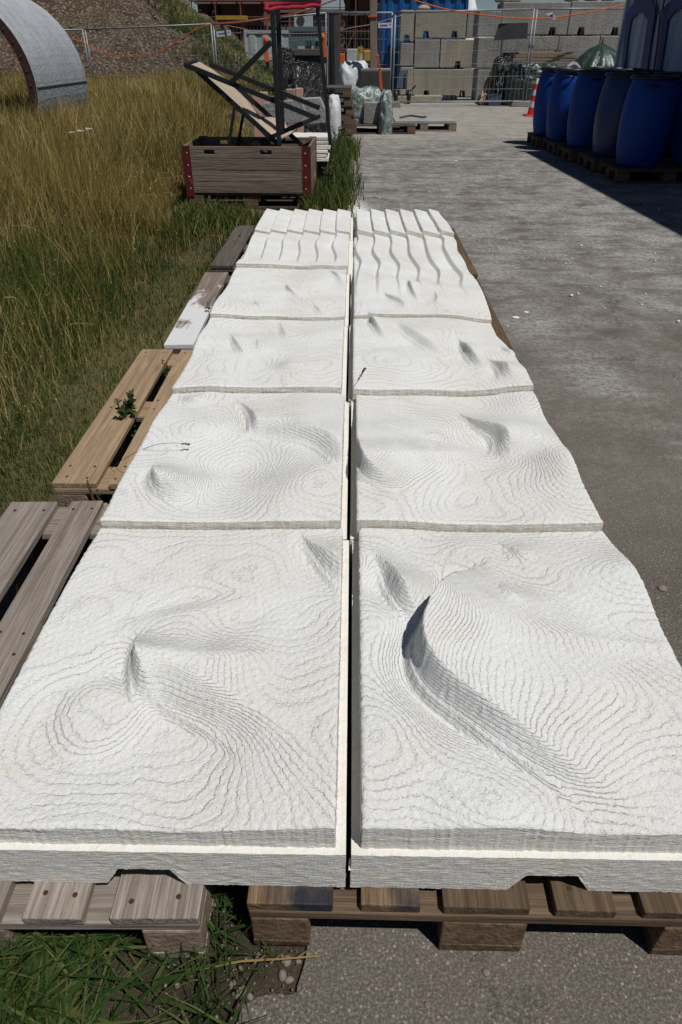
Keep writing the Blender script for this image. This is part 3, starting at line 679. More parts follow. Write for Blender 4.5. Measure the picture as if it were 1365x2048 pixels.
def relief(X, Y):
    Z = .016*vn(X, Y, 7.0, 61, 2)+.0016*vn(X, Y, 24, 62, 2)
    dune = sstep((5.0-Y)/1.2); Z = Z*(.15+.85*dune)
    for x, y, h, r in DOMES:
        q = ((X-x)**2+((Y-y)*.9)**2)/r**2; Z += h*np.exp(-q)
    f_ = G(195, 1425, .292); q = ((X-f_.x)**2+((Y-f_.y)*.95)**2)/.082**2; Z += .016*np.exp(-q**2)-.010*np.exp(-q/3.2)
    qx = X+.012*vn(X, Y, 9, 71, 2); qy = Y+.012*vn(X, Y, 9, 72, 2)
    for pts, A, wdt, Lf, pk, dip, dipw in FOLDS:
        p = np.array(pts); 
        # smooth the polyline
        for _ in range(2):
            q = np.empty((2*len(p)-2+2, 2)); q[0] = p[0]; q[-1] = p[-1]; q[1:-1:2] = p[:-1]*.75+p[1:]*.25; q[2:-1:2] = p[:-1]*.25+p[1:]*.75; p = q
        lo = p.min(0)-.5; hi = p.max(0)+.5
        m = (X > lo[0]) & (X < hi[0]) & (Y > lo[1]) & (Y < hi[1])
        if not m.any(): continue
        x = qx[m]; y = qy[m]; sl_ = np.hypot(*(p[1:]-p[:-1]).T); cum = np.concatenate([[0], np.cumsum(sl_)]); best = np.full(x.shape, 1e9); side = np.zeros(x.shape); Ds = []; Ts = []
        for i in range(len(p)-1):
            a = p[i]; d = p[i+1]-a; L2 = (d**2).sum()
            if L2 < 1e-10: continue
            t = np.clip(((x-a[0])*d[0]+(y-a[1])*d[1])/L2, 0, 1); ex = x-a[0]-t*d[0]; ey = y-a[1]-t*d[1]; D = np.hypot(ex, ey)
            cr = -(d[0]*(y-a[1])-d[1]*(x-a[0]))   # >0 : right of travel as seen on the map
            k = D < best; best[k] = D[k]; side[k] = -np.sign(cr[k]); Ds.append(D); Ts.append((cum[i]+t*sl_[i])/cum[-1])
        # going from far (large y) to near, image right = +x is on the left hand of travel
        W = [np.exp(-(D-best)/.014) for D in Ds]; tt = sum(w_*t_ for w_, t_ in zip(W, Ts))/sum(W); s = best*side
        am = np.where(tt < pk, sstep(tt/pk), sstep((1-tt)/(1-pk))**(.9 if A > .075 else 1.25))
        wv_ = wdt*(.40+4.6*np.clip(tt-.2, 0, 1)**1.3) if wdt < .03 else wdt*(.8+.6*tt)
        prof = np.where(s > 0, sstep(s/wv_)*np.exp(-np.clip(s-wv_, 0, 9)/Lf*1.0)*np.exp(-(np.clip(s, 0, 9)/(Lf*2.2))**2), 0)
        dp = np.where(s < 0, np.exp(-(s/dipw)**2)*(1-np.exp(-(s/.010)**2)), 0)
        Z[m] += A*am*prof+dip*am*dp
    # louvre strips at the far end, breaking up into dunes nearer by
    st = sstep((Y-3.35)/.75)*np.where(X < -.02, sstep((Y-4.10)/.1), 1)
    pitch = .1085
    wv = sstep((4.95-Y)/.5)
    warp = wv*(.016*np.sin(Y*7.0+1.2+X*1.5)+.005*np.sin(Y*13+X*7))+.004*np.sin(Y*5)
    side_ = np.where(X < -.02, -.665, .020)
    u = (X-side_+warp)/pitch; u = u+np.where(X < -.02, .0, .0); fr = u-np.floor(u); fr = np.where(u < 0, 0, fr)
    jag = sstep(fr/(.08+.10*wv))*(1-fr)**.9
    Z = Z+st*np.where(X < -.02, .8, 1.)*((.026*jag)-.012)*(1+.0*X)
    return Z
def relief_panel(label, c, r):
    if c == 1 and r == 4: return
    x0, x1 = ((-.660, -.003), (.006, .652))[c]; dxr = (0, -.006, -.018, -.015, -.006, .002)[r]; x0 += dxr*(c == 1); x1 += dxr*(c == 0); y0, y1 = ROWS[r]+.003, ROWS[r+1+(c == 1 and r == 3)]-.003
    led = .017; first = r == 0
    t = thing('relief_panel', label, 'relief panel', ((x0+x1)/2, (y0+y1)/2, .144), 0, 'white printed relief panels in two long rows'); T = Vector(t.location)
    res = (.0022, .003, .0035, .0035, .0035, .0035)[r]
    bx0, bx1 = (x0, x1-led) if c == 0 else (x0+led, x1)
    nx = int((bx1-bx0)/res)+1; ny = int((y1-y0)/res)+1
    xs = np.linspace(bx0, bx1, nx); ys = np.linspace(y0, y1, ny); X, Y = np.meshgrid(xs, ys)
    rg = np.random.default_rng(c*10+r)
    # ragged outline
    ex = .0013*vn(X, Y, 300, 5+r, 3); ey = .0007*vn(X, Y, 400, 50+r, 3)
    H = relief(X, Y)
    # outer long edge swells a little, as the cast bulges do
    u = (X-bx0)/(bx1-bx0) if c == 1 else (bx1-X)/(bx1-bx0)
    bul = .018*(vn(0*X+3.3, Y, 6, 33+c, 2))*sstep((u-.75)/.25)
    X2 = X+ex+(bul if c == 1 else -bul*.4); Y2 = Y+ey*1.5
    v = (Y-y0)/(y1-y0)
    tilt = (.010*(1-v)-.009*v) if r < 4 else (.006*(1-v)-.004*v)
    base = ZB+(0, .003, .006, .004, .012, .018)[r]
    # soften the first few millimetres of every border
    Z = base+H+tilt
    eb = np.minimum(np.minimum(X-bx0, bx1-X), np.minimum(Y-y0, y1-Y)); Z = Z-.004*np.exp(-eb/.003)
    Z = np.maximum(Z, ZR+.012)
    hs = (H+tilt)
    lay = .0023; ph = hs/lay+.25*vn(X, Y, 60, 91, 2); saw = ph-np.floor(ph)
    Z = Z+.0006*(saw-.5)+.0006*vn(X, Y, 420, 17, 2)
    V = np.stack([X2.ravel(), Y2.ravel(), Z.ravel()], 1)-np.array(T)
    i = np.arange((ny-1)*(nx-1)); a = (i//(nx-1))*nx+i % (nx-1); F = np.stack([a, a+1, a+nx+1, a+nx], 1)
    gy, gx = np.gradient(H, ys[1]-ys[0], xs[1]-xs[0]); ed = sstep((np.hypot(gx, gy)-.38)/.7).ravel()
    o = np_mesh('relief_surface', V, F, M['plaster'], t, attrs={'hs': hs.ravel(), 'amp': ed})
    # side walls
    ring = np.concatenate([np.arange(nx), np.arange(1, ny)*nx+nx-1, (ny-1)*nx+np.arange(nx-2, -1, -1), np.arange(ny-2, 0, -1)*nx])
    top = V[ring]; m = len(ring); K = 14; VV = [top]; zb = ZR-.002-T.z
    cx = top[:, 0]; cy = top[:, 1]
    nxv = np.zeros(m); nyv = np.zeros(m); gi = ring % nx; gj = ring//nx
    nyv[gj == 0] = -1; nyv[gj == ny-1] = 1; nxv[gi == 0] = -1; nxv[gi == nx-1] = 1
    for k in range(1, K+1):
        f = k/K; z = top[:, 2]*(1-f)+zb*f
        bulge = +.0010*vn(cx*.22+cy*.22, z*3, 120, 7+c, 3)+.0005*rg.uniform(-1, 1, m)*(k < K)
        VV.append(np.stack([cx+nxv*(bulge+.001*f), cy+nyv*(bulge+.001*f), z], 1))
    VV = np.concatenate(VV); q = np.arange(m); F2 = np.concatenate([np.stack([q+k*m, q+(k+1)*m, (q+1) % m+(k+1)*m, (q+1) % m+k*m], 1) for k in range(K)])
    np_mesh('side_wall', VV, F2, M['edge' if first else 'edge_shaded'], t, smooth=True)
    # rim plate: cross-section with two hand-hold notches, ragged along its lips
    ry0 = y0-(.013 if first else 0); ry1 = y1
    mb = MB(); n = 260; xx = np.linspace(x0, x1, n); zt = ZR-T.z; z0 = .001
    nc = ((-.408, -.272) if c == 0 else (.272, .408)) if first else (x0+.2, x0+.33)
    lo = []
    for x in xx:
        d = min(x-nc[0], nc[1]-x); h = 0 if d < 0 else min(.046, d*1.8)
        lo.append(z0+h+(random.uniform(-.0008, .0008) if h > 0 or first else 0))
    tp = [zt+.0006*float(vn(np.array([x]), np.array([r*3.+c]), 70, 23)[0])+random.uniform(-.0002, .0002) for x in xx]
    KZ = 10; yj = lambda i, k: .0012*mnoise.noise((xx[i]*45, k*5.1, c*9))+random.uniform(-.00025, .00025)
    fr = []
    for k in range(KZ+1):
        f = k/KZ; fr.append([(xx[i]-T.x+(random.uniform(-.001, .001) if i in (0, n-1) else 0), ry0-T.y+yj(i, k), lo[i]*(1-f)+tp[i]*f) for i in range(n)])
    Vv = [p for row in fr for p in row]; off = len(Vv)
    bk = [[(xx[i]-T.x, ry1-T.y, z) for i in range(n)] for z in (0, 1)]
    Vv += [(xx[i]-T.x, ry1-T.y, lo[i]) for i in range(n)]+[(xx[i]-T.x, ry1-T.y, tp[i]) for i in range(n)]
    Ff = []
    for k in range(KZ):
        for i in range(n-1): a = k*n+i; Ff.append((a, a+1, a+n+1, a+n))
    for i in range(n-1):
        Ff.append((KZ*n+i, KZ*n+i+1, off+n+i+1, off+n+i)); Ff.append((i, off+i, off+i+1, i+1)); Ff.append((off+i, off+n+i, off+n+i+1, off+i+1))
    for i in (0, n-1):
        for k in range(KZ): pass
        Ff.append(tuple([k*n+i for k in range(KZ+1)]+[off+n+i, off+i]))
    me = MB(); me.v = Vv; me.f = Ff; me.build('rim', M['edge'], t)
    return t
POS = ['nearest', 'second', 'third', 'fourth', 'fifth', 'farthest']
DESC = [['with a flat circle beside a curved crease', 'with small creases and ring lines', 'with shallow creases and an oval ring', 'with faint flowing folds below the strips', 'with six long overlapping strips', 'with six short straight overlapping strips'],
        ['with a deep curling fold casting a dark shadow', 'with a hooked crease and wide ring lines', 'with several diagonal creases near its right edge', 'long, its wavy strips melting into folds', '', 'with six straight louvre like strips']]
for c in (0, 1):
    for r in range(6):
        relief_panel('%s white panel of the %s row, %s' % (POS[r], ('left', 'right')[c], DESC[c][r]), c, r)
# plaster crumb on the inner corner of the right rim
mb = MB(); mb.v = [(0, 0, 0), (.016, .002, .001), (.012, .016, 0), (.001, .02, .002), (.003, .012, .014)]; mb.f = [(0, 1, 4), (1, 2, 4), (2, 3, 4), (3, 0, 4), (3, 2, 1, 0)]
tag(mb.build('plaster_crumb', M['white'], loc=(.002, .612, .201)), 'small white crumb on the rim corner of the nearest right panel', 'crumb')

# ------------------------------------------------------------------ loose bits on the ground
P_ = [G(*q).xy for q in ((470, 2075), (482, 2012), (512, 1994), (548, 1985), (577, 1990), (604, 1978), (607, 2030), (602, 2080))]
tag(MB().prism([tuple(q) for q in P_], -.03, .001, 'z').build('paving', M['asphalt'], bevel=.003), kind='structure')
def lump(name, label, cat, p, s, mat, group=None, flat=.6, seed=0):
    mb = MB(); r_ = random.Random(seed); n = 9; V = []
    for z, rr in ((0, .8), (.35, 1.), (.75, .78), (1., .3)):
        for k in range(n):
            a = 2*PI*k/n; q = rr*(1+.22*mnoise.noise((math.cos(a)*1.3+seed*7, math.sin(a)*1.3, z*2))); V.append((math.cos(a)*q*s[0]/2, math.sin(a)*q*s[1]/2, z*s[2]))
    mb.v = V
    for i in range(3):
        for k in range(n): a = i*n+k; b = i*n+(k+1) % n; mb.f.append((a, b, b+n, a+n))
    mb.f.append(tuple(reversed(range(n)))); mb.f.append(tuple(3*n+k for k in range(n)))
    o = mb.build(name, mat, smooth=False); o.location = p; o.rotation_euler.z = seed*1.7
    sb = o.modifiers.new('s', 'SUBSURF'); sb.levels = 1; sb.render_levels = 1
    return tag(o, label, cat, group)
PB = [(565, 1946, 26, 'pale oval pebble just right of the grass tuft', (.6, .58, .53)), (578, 1956, 22, 'rusty brown pebble touching the pale oval one', (.4, .25, .14)), (542, 1918, 10, 'small white pebble by the asphalt crack', 0), (478, 1980, 34, 'large grey pebble in the middle of the soil strip', 0),
      (500, 1990, 20, 'square blue grey pebble beside the large grey pebble', 0), (480, 2009, 20, 'tan pebble below the large grey pebble', 0), (498, 2007, 16, 'pinkish pebble below the square one', 0), (464, 1966, 22, 'round pebble above the large grey pebble', 0), (465, 2030, 18, 'narrow upright pebble near the lower edge', 0),
      (575, 1918, 26, 'flat grey pebble beside the charred pallet block', 0), (597, 1918, 16, 'brown pebble near the foot of the charred pallet', 0), (614, 1917, 9, 'tiny pale pebble at the asphalt edge', 0), (430, 2030, 16, 'grey pebble left of the narrow upright one', 0), (350, 2040, 14, 'small pale pebble in the lush grass', 0), (613, 1900, 8, 'tiny pebble touching the pallet block', 0)]
for i, (px, py, w_, lb, c_) in enumerate(PB):
    g = G(px, py); s = w_/1130; lump('pebble', lb, 'pebble', (g.x, g.y, -.012 if g.x < -.07 else 0), (s, s*.75, s*.5), M['stone'], 'pebbles on the bare soil by the pallets', seed=i+1)
mb = MB(); a = G(400, 1938, .02); b = G(640, 1912, .02); mb.tube([a, a.lerp(b, .35)+Vector((0, 0, .012)), a.lerp(b, .7)+Vector((0, 0, .004)), b], .0022, 5, .0012)
for k in (.45, .6, .8): q = a.lerp(b, k); mb.tube([q, q+Vector((.02, .012, .004))], .0012, 4, .0005)
tag(mb.build('twig', M['straw']), 'long yellowish dry twig lying between the two front pallets', 'twig')
for i, (px, py, s, lb) in enumerate([(1032, 636, .05, 'large white plaster flake on the asphalt beside the right panels'), (1053, 625, .035, 'small white plaster flake behind the larger one on the asphalt'), (1016, 652, .014, 'tiny white flake left of the large plaster flake'),
                                     (912, 322, .06, 'white flake on the dusty asphalt left of the barrels'), (925, 474, .02, 'tiny white crumb on the asphalt right of the far panels')]):
    g = G(px, py); lump('plaster_flake', lb, 'plaster flake', (g.x, g.y, .001), (s, s*1.0, s*.16), M['white'], 'white plaster flakes on the asphalt', seed=i+30)
n = 700; Y = rng.uniform(2.5, 14, n); X = rng.uniform(.75, 3.2, n)*(.5+Y/16); k = vn(X, Y, 1.2, 19)+rng.uniform(-.5, .5, n) > .2
scatter_stones('plaster_grit', np.stack([X, Y, 0*X+.001], 1)[k], rng.gamma(1.3, .0028, n)[k]+.002, M['white'], 'white plaster crumbs sprinkled over the asphalt', 'grit')
g = G(752, 396); lump('dry_leaf', 'curled brown leaf on the asphalt behind the far panels', 'leaf', (g.x, g.y, .001), (.09, .03, .012), M['straw'], seed=44)
for i, (px, py) in enumerate([(972, 1945), (928, 1930), (855, 2010), (1170, 1903), (1325, 1178)]):
    g = G(px, py); s = (.016, .009, .014, .010, .032)[i]; lump('grit_stone', ('rounded grey stone pressed into the asphalt in front of the pallet', 'small dark grit stone left of the rounded one on the front asphalt', 'dark grit stone low on the front asphalt', 'small stone near the shadow of the right pallet block', 'smooth dark stone set in the asphalt beside the nearest right panel')[i], 'stone', (g.x, g.y, -.001), (s, s, s*.35), M['stone'], seed=i+60)

# ------------------------------------------------------------------ wooden crate of two pallet collars, with its pallet
cx0, cx1, cy0, cy1 = -1.60, -.40, 7.22, 8.05
pallet('dark pallet hidden under the wooden crate with red corners', cx0, cy0+.8+.02, -PI/2, 'wood_dark', 'chip', group='pallets away from the white panels')
t = thing('wooden_crate', 'weathered wooden crate with dark red steel corners standing in the grass', 'crate', ((cx0+cx1)/2, (cy0+cy1)/2, .146), R(-1.5))
hw, hd = .6, .405
def handle_board(x0, x1, z0, z1, y, slots):
    mb = MB(); outl = [(x0, z0), (x1, z0), (x1, z1), (x0, z1)]
    # board with slots: build as rows of boxes round each slot
    zs0, zs1 = z1-.066, z1-.030; mb.box(x0, x1, -.01, .01, z0, zs0); mb.box(x0, x1, -.01, .01, zs1, z1)
    xs = [x0]+[q for s in slots for q in s]+[x1]
    for a in range(0, len(xs), 2): mb.box(xs[a], xs[a+1], -.01, .01, zs0, zs1)
    return mb
def side(name, length, y, rot, off, slots=True):
    for k in range(4):
        z0 = k*.101; z1 = z0+.0965; dy = random.uniform(-.002, .002)
        if k == 3 and slots:
            mb = handle_board(-length/2, length/2, z0, z1, y, [(-length*.33, -length*.33+.10), (length*.11, length*.11+.11)])
        else: mb = MB().box(-length/2, length/2, -.01, .01, z0, z1, .0015)
        for i, v in enumerate(mb.v): mb.v[i] = (-v[1], v[0], v[2])
        o = mb.build('crate_board', M['wood_crate'], t, bevel=.002); o.rotation_euler.z = rot-PI/2; o.location = (off[0], off[1]+dy, 0)
side('front', 1.2, 0, 0, (0, -hd)); side('back', 1.2, 0, 0, (0, hd)); side('left', .77, 0, PI/2, (-hw+.01, 0), False); side('right', .77, 0, PI/2, (hw-.01, 0), False)
for sx in (-1, 1):
    for sy in (-1, 1):
        mb = MB(); x = sx*(hw+.002); y = sy*(hd+.012)
        for z0 in (-.03, .203):
            z1 = .2 if z0 < 0 else .405
            mb.box(min(x, x-sx*.075), max(x, x-sx*.075), y-.0015, y+.0015, z0, z1); mb.box(x-.0015, x+.0015, min(y, y-sy*.08), max(y, y-sy*.08), z0, z1)
        c_ = mb.build('corner_bracket', M['red'], t)
        mb = MB()
        for z in (.04, .14, .24, .345): mb.lathe([(.009, 0), (.008, .004)], 8); 
        mb = MB()
        for z in (.04, .14, .24, .345):
            n0 = len(mb.v); mb.lathe([(.007, 0), (.005, .003)], 8)
            for i in range(n0, len(mb.v)): a, b, c = mb.v[i]; mb.v[i] = (x-sx*.045+a, y+sy*(c+.002), z+b)
        mb.build('bolts', M['nail'], c_)

# ------------------------------------------------------------------ folded deck chairs standing in the crate
t = thing('deck_chair', 'half folded deck chair with black frame and beige canvas standing in the wooden crate', 'deck chair', (-1., 7.6, .17)); T = Vector(t.location)
def bars(name, segs, wd, mat, parent, hh=None):
    for p, q in segs: MB().bar(Vector(p)-T, Vector(q)-T, wd, hh or wd*1.5).build(name, mat, parent, bevel=.003)
YA, YB = 7.42, 7.98
bars('long_rail', [(Q(369, 129, YA), Q(636, 237, YA)), (Q(419, 128, YB), Q(640, 216, YB))], .028, M['blackm'], t)
bars('back_rail', [(Q(393, 140, YA+.03), Q(559, 290, YA+.03)), (Q(462, 163, YB-.03), Q(604, 290, YB-.03))], .028, M['blackm'], t)
bars('seat_rail', [(Q(505, 292, YA+.06), Q(605, 246, YA+.06)), (Q(510, 290, YB-.06), Q(640, 232, YB-.06))], .026, M['blackm'], t)
bars('prop_leg', [(Q(470, 212, YA-.03), Q(458, 292, YA-.03)), (Q(493, 196, YB+.03), Q(476, 292, YB+.03))], .018, M['blackm'], t)
bars('cross_rod', [(Q(371, 130, YA), Q(395, 122, YB)), (Q(556, 284, YA), Q(600, 284, YB)), (Q(604, 247, YA+.05), Q(640, 232, YB-.06))], .02, M['blackm'], t)
# canvas: sags from the upper rod down to the seat and up to the front rod
def ribbon(name, L_, Rr, mat, parent, sub=8, thick=.004):
    def cr(P):
        out = []
        for i in range(len(P)-1):
            p0 = P[max(i-1, 0)]; p1, p2 = P[i], P[i+1]; p3 = P[min(i+2, len(P)-1)]
            for k in range(sub):
                u = k/sub; out.append(.5*((2*p1)+(p2-p0)*u+(2*p0-5*p1+4*p2-p3)*u*u+(3*p1-p0-3*p2+p3)*u**3))
        return out+[P[-1]]
    A = cr([Vector(p)-T for p in L_]); B = cr([Vector(p)-T for p in Rr]); m = len(A); K = 8; V = []; F = []
    for i in range(m):
        for k in range(K+1):
            f = k/K; V.append(tuple(A[i].lerp(B[i], f)+Vector((0, 0, -.035*math.sin(PI*f)*math.sin(PI*i/(m-1))+.004*mnoise.noise((i*.6, k*.9, 1))))))
    for i in range(m-1):
        for k in range(K): a = i*(K+1)+k; F.append((a, a+1, a+K+2, a+K+1))
    mb = MB(); mb.v = V; mb.f = F; o = mb.build(name, mat, parent, smooth=True, fix=False)
    s_ = o.modifiers.new('s', 'SOLIDIFY'); s_.thickness = thick; return o
A_ = [Q(382, 130, YA+.03), Q(430, 172, YA+.03), Q(480, 222, YA+.03), Q(520, 262, YA+.03), Q(542, 283, YA+.05), Q(562, 280, YA+.05), Q(590, 262, YA+.05), Q(603, 243, YA+.05)]
B_ = [Q(400, 124, YB-.03), Q(440, 150, YB-.03), Q(495, 200, YB-.03), Q(520, 232, YB-.03), Q(545, 235, YB-.06), Q(566, 240, YB-.06), Q(585, 262, YB-.06), Q(612, 234, YB-.06)]
cv = ribbon('canvas', A_, B_, M['canvas'], t)
mb = MB()
for f in (.55, .60):
    p = Vector(A_[2]).lerp(Vector(A_[3]), f)-T; q = p.lerp(Vector(B_[3])-T, .30); mb.bar(p+Vector((0, -.012, .014)), q+Vector((0, -.012, .012)), .016, .004)
mb.build('dark_stripe', M['blackm'], cv)
t = thing('deck_chair', 'tall upright folded deck chair with black posts and dark red fabric along its top bar', 'deck chair', (-.6, 8.5, 0)); T = Vector(t.location)
YC = 8.0
bars('post', [(Q(545, 20, YC-.62), Q(559, 292, YC-.62)), (Q(556, 13, YC-.3), Q(567, 285, YC-.3))], .042, M['blackm'], t, .03)
bars('post', [(Q(634, 0, YC), Q(661, 290, YC)), ], .034, M['blackm'], t, .04)
bars('strut', [(Q(543, 84, YC-.64), Q(462, 166, YC-.60))], .028, M['blackm'], t)
bars('top_bar', [(Q(530, 6, YC-.6), Q(640, -2, YC-.02))], .02, M['blackm'], t)
mb = MB(); pts = [Q(530+i*11, 9-i*.7+.8*math.sin(i*1.3), YC-.6+.06*i) for i in range(11)]
mb.tube([Vector(p)-T for p in pts], .024, 8); mb.tube([Vector(p)-T+Vector((0, -.03, -.035-.004*math.sin(i*2))) for i, p in enumerate(pts)], .016, 8)
mb.tube([Q(532, 8, YC-.6)-T, Q(538, 28, YC-.6)-T], .022, 8, .012); mb.tube([Q(636, -4, YC)-T, Q(638, 20, YC)-T], .02, 8, .018)
mb.build('rolled_fabric', M['canvas_shade'], t, smooth=True)
def strap_clamp(label, pts, Y, w_):
    t = thing('ratchet_strap', label, 'strap', Q(*pts[0], Y), 0, 'orange straps hanging from the posts'); T_ = Vector(t.location)
    P = [Q(*p, Y)-T_ for p in pts]; mb = MB()
    for a, b in zip(P, P[1:]): mb.bar(a, b, w_, w_*.45)
    mb.build('webbing', M['orange'], t, bevel=.004)
    MB().bar(P[-1], P[-1]+Vector((.005, 0, -.05)), w_*.8, w_*.4).build('hook', M['blackm'], t)
    mb = MB(); mb.lathe([(.01, -.03), (.022, -.015), (.024, 0), (.02, .02), (.01, .03)], 12, tuple(P[0])); mb.build('ratchet', M['orange'], t, smooth=True)
strap_clamp('orange strap hanging on the left of the tall black posts', [(532, 80), (531, 92), (535, 124)], 8.2, .045)
strap_clamp('orange strap hanging right of the thin black post', [(646, 74), (648, 88), (650, 115)], 8.5, .045)
strap_clamp('frayed orange strap hanging down the wooden post to the plastic film', [(755, 112), (760, 138), (763, 180)], 15.4, .05)

# ------------------------------------------------------------------ things behind the crate
def rbox(name, label, cat, r4, Y, depth, mat, rz=0, group=None, bevel=.01, z0=None, j=0):
    x0, x1, za, zb = rect(*r4, Y)
    if z0 is not None: za = z0
    o = MB().box(-(x1-x0)/2, (x1-x0)/2, 0, depth, 0, zb-za, j).build(name, mat, loc=((x0+x1)/2, Y, za), rz=rz, bevel=bevel)
    return tag(o, label, cat, group)
rbox('salmon_panel', 'salmon pink board leaning behind the beige deck chair', 'board', (505, 184, 538, 240), 10.2, .05, M['pink'], R(10), 'salmon pink boards behind the crate', z0=.1)
rbox('salmon_panel', 'smaller salmon pink board leaning right of the tall black posts', 'board', (572, 178, 591, 210), 10.6, .05, M['pink'], R(-12), 'salmon pink boards behind the crate', z0=.2)
rbox('salmon_panel', 'slanted salmon pink board farthest right behind the posts', 'board', (592, 176, 607, 210), 10.6, .05, M['pink'], R(14), 'salmon pink boards behind the crate', z0=.2)
def trap(name, label, cat, pts, Y, d, mat, group=None, bevel=.006):
    P = [Q(*p, Y) for p in pts]; c = sum(P, Vector())/len(P); c.z = min(p.z for p in P)
    return tag(MB().prism([(p.x-c.x, p.z-c.z) for p in P], 0, d).build(name, mat, loc=(c.x, Y, c.z), bevel=bevel), label, cat, group)
trap('stone_slab', 'grey stone slab with a rounded corner leaning behind the deck chair', 'slab', [(528, 206), (602, 198), (616, 236), (612, 246), (530, 248), (524, 222)], 9.3, .10, M['slabgrey'], 'grey slabs behind the crate')
trap('stone_slab', 'pale grey slab lying right of the rounded slab by the thin post', 'slab', [(600, 198), (640, 196), (652, 222), (650, 246), (610, 250)], 9.6, .25, M['slabgrey'], 'grey slabs behind the crate')
pl = pallet('pallet carrying the grey slabs and white foam blocks behind the crate', -1.15, 8.62, 0, 'wood_dark', 'chip', group='pallets away from the white panels', z=0)
# stack of white foam panels right of the crate
def foam(label, r4, Y, d, z, h):
    x0, x1, _, _ = rect(*r4, Y); t = thing('foam_block', label, 'block', ((x0+x1)/2, Y, z), R(random.uniform(-4, 4)), 'white blocks stacked right of the crate'); w2 = (x1-x0)/2
    for k in range(3): MB().box(-w2+.004*k, w2-.006*((k*2) % 3), .003*k, d, h/3*k, h/3*(k+1)-.004, .004).build('layer', M['white'], t, bevel=.006)
foam('lowest white layered block right of the wooden crate', (612, 285, 657, 308), 8.25, .5, .29, .11)
foam('upper white layered block slipping over the one below right of the crate', (560, 260, 660, 282), 8.3, .45, .405, .12)
rbox('timber_block', 'old timber block under the white blocks beside the crate', 'timber', (618, 305, 655, 340), 8.35, .3, M['wood_dark'], z0=.0)
def crumple(name, label, cat, c, s, mat, seed=0, amp=.18, n=56, group=None, sharp=1.5, flat=.1, sq=.45, parent=None):
    """crumpled sheet thrown over something boxy"""
    V = []; F = []; m = n//2
    for i in range(m+1):
        ph = (PI/2)*(1-i/m)**1.0; 
        for k in range(n):
            a = 2*PI*k/n; ca, sa = math.cos(a), math.sin(a); cp, sp = math.cos(ph), math.sin(ph)
            f = lambda v, e: math.copysign(abs(v)**e, v)
            p = Vector((f(cp, sq)*f(ca, .7), f(cp, sq)*f(sa, .7), f(sp, .6)))
            q = p*2.2+Vector((seed*3.1, 0, 0))
            r1 = 1-abs(mnoise.noise(q*sharp))*2; r2 = 1-abs(mnoise.noise(q*sharp*2.3+Vector((0, 5, 0))))*2; r3 = mnoise.noise(q*sharp*5)
            p *= 1+amp*(r1*.65+r2*.30+r3*.08-.4)
            z = p.z*s[2]
            V.append((p.x*s[0]/2, p.y*s[1]/2, max(z, 0) if i > m-1 else z))
    # bottom ring goes to the ground
    for k in range(n): V.append((V[k][0]*1.04, V[k][1]*1.04, 0))
    V2 = V; F = []
    for i in range(m):
        for k in range(n): a = i*n+k; b = i*n+(k+1) % n; F.append((a, a+n, b+n, b))
    mb = MB(); mb.v = V2; mb.f = F; o = mb.build(name, mat, smooth=True)
    o.location = c; 
    if label: tag(o, label, cat, group)
    if parent: adopt(o, parent)
    return o
def crumple_px(name, label, cat, r4, Y, d, mat, z0=0, **k):
    x0, x1, za, zb = rect(*r4, Y); return crumple(name, label, cat, ((x0+x1)/2, Y+d/2, z0), (x1-x0, d, zb-z0), mat, **k)
crumple_px('plastic_sheet', 'crumpled black plastic sheet over a stack behind the tall black posts', 'sheet', (566, 136, 650, 235), 11.6, 1.2, M['blackfilm'], seed=2, amp=.16)
crumple_px('foam_bag', 'white lumpy bag slumped at the foot of the thin black post', 'bag', (654, 194, 682, 238), 12.6, .5, M['whiteplastic'], seed=5, amp=.1, sharp=.9, group='white bags')
crumple_px('bulk_bag', 'large white bulk bag with folds behind the black and white film', 'bag', (674, 126, 742, 220), 15.9, 1.0, M['whiteplastic'], seed=9, amp=.08, sharp=.9, group='white bags', sq=.3)
# film covered pallet
x0, _, _, _ = rect(700, 220, 785, 250, 14.1)
pallet('pallet under the crumpled green tinted plastic film by the asphalt edge', x0-.02, 14.1+.8, -PI/2, 'wood_dark', 'chip', group='pallets away from the white panels')
rbox('concrete_cube', 'grey block half covered by the plastic film on the pallet', 'block', (728, 205, 765, 234), 14.25, .5, M['conc_grey'], z0=.146)
crumple_px('plastic_film', 'crumpled green tinted plastic film draped over blocks on the pallet', 'sheet', (688, 178, 768, 236), 14.35, .75, M['film'], z0=.15, seed=12, amp=.16, sharp=1.1)
crumple_px('plastic_film', 'torn end of plastic film hanging down the right of the pallet', 'sheet', (760, 186, 787, 248), 14.0, .45, M['film'], z0=0, seed=22, amp=.18, sharp=1.3)
# pallet alone on the asphalt
x0, x1, _, _ = rect(783, 225, 866, 250, 14.9)
pallet('low grey pallet with a dusty white top alone on the asphalt', x0, 14.6+.8, -PI/2, 'wood_grey', 'chip_grey', group='pallets away from the white panels')
MBo = MB().box(-.56, .56, -.36, .36, 0, .02, .002); tag(MBo.build('fibreboard', M['slabgrey'], loc=((x0+.62), 15.0, .147)), 'pale dusty board lying on the lone pallet', 'board')
mb = MB(); p = Q(800, 226, 15.1); mb.tube([(0, 0, 0), (.2, .05, .03), (.42, -.02, .01), (.5, .06, .01)], .02, 6); tag(mb.build('cable_scrap', M['darkgrey'], loc=(p.x, 15.05, .19)), 'short grey cable scrap on the lone pallet', 'cable')
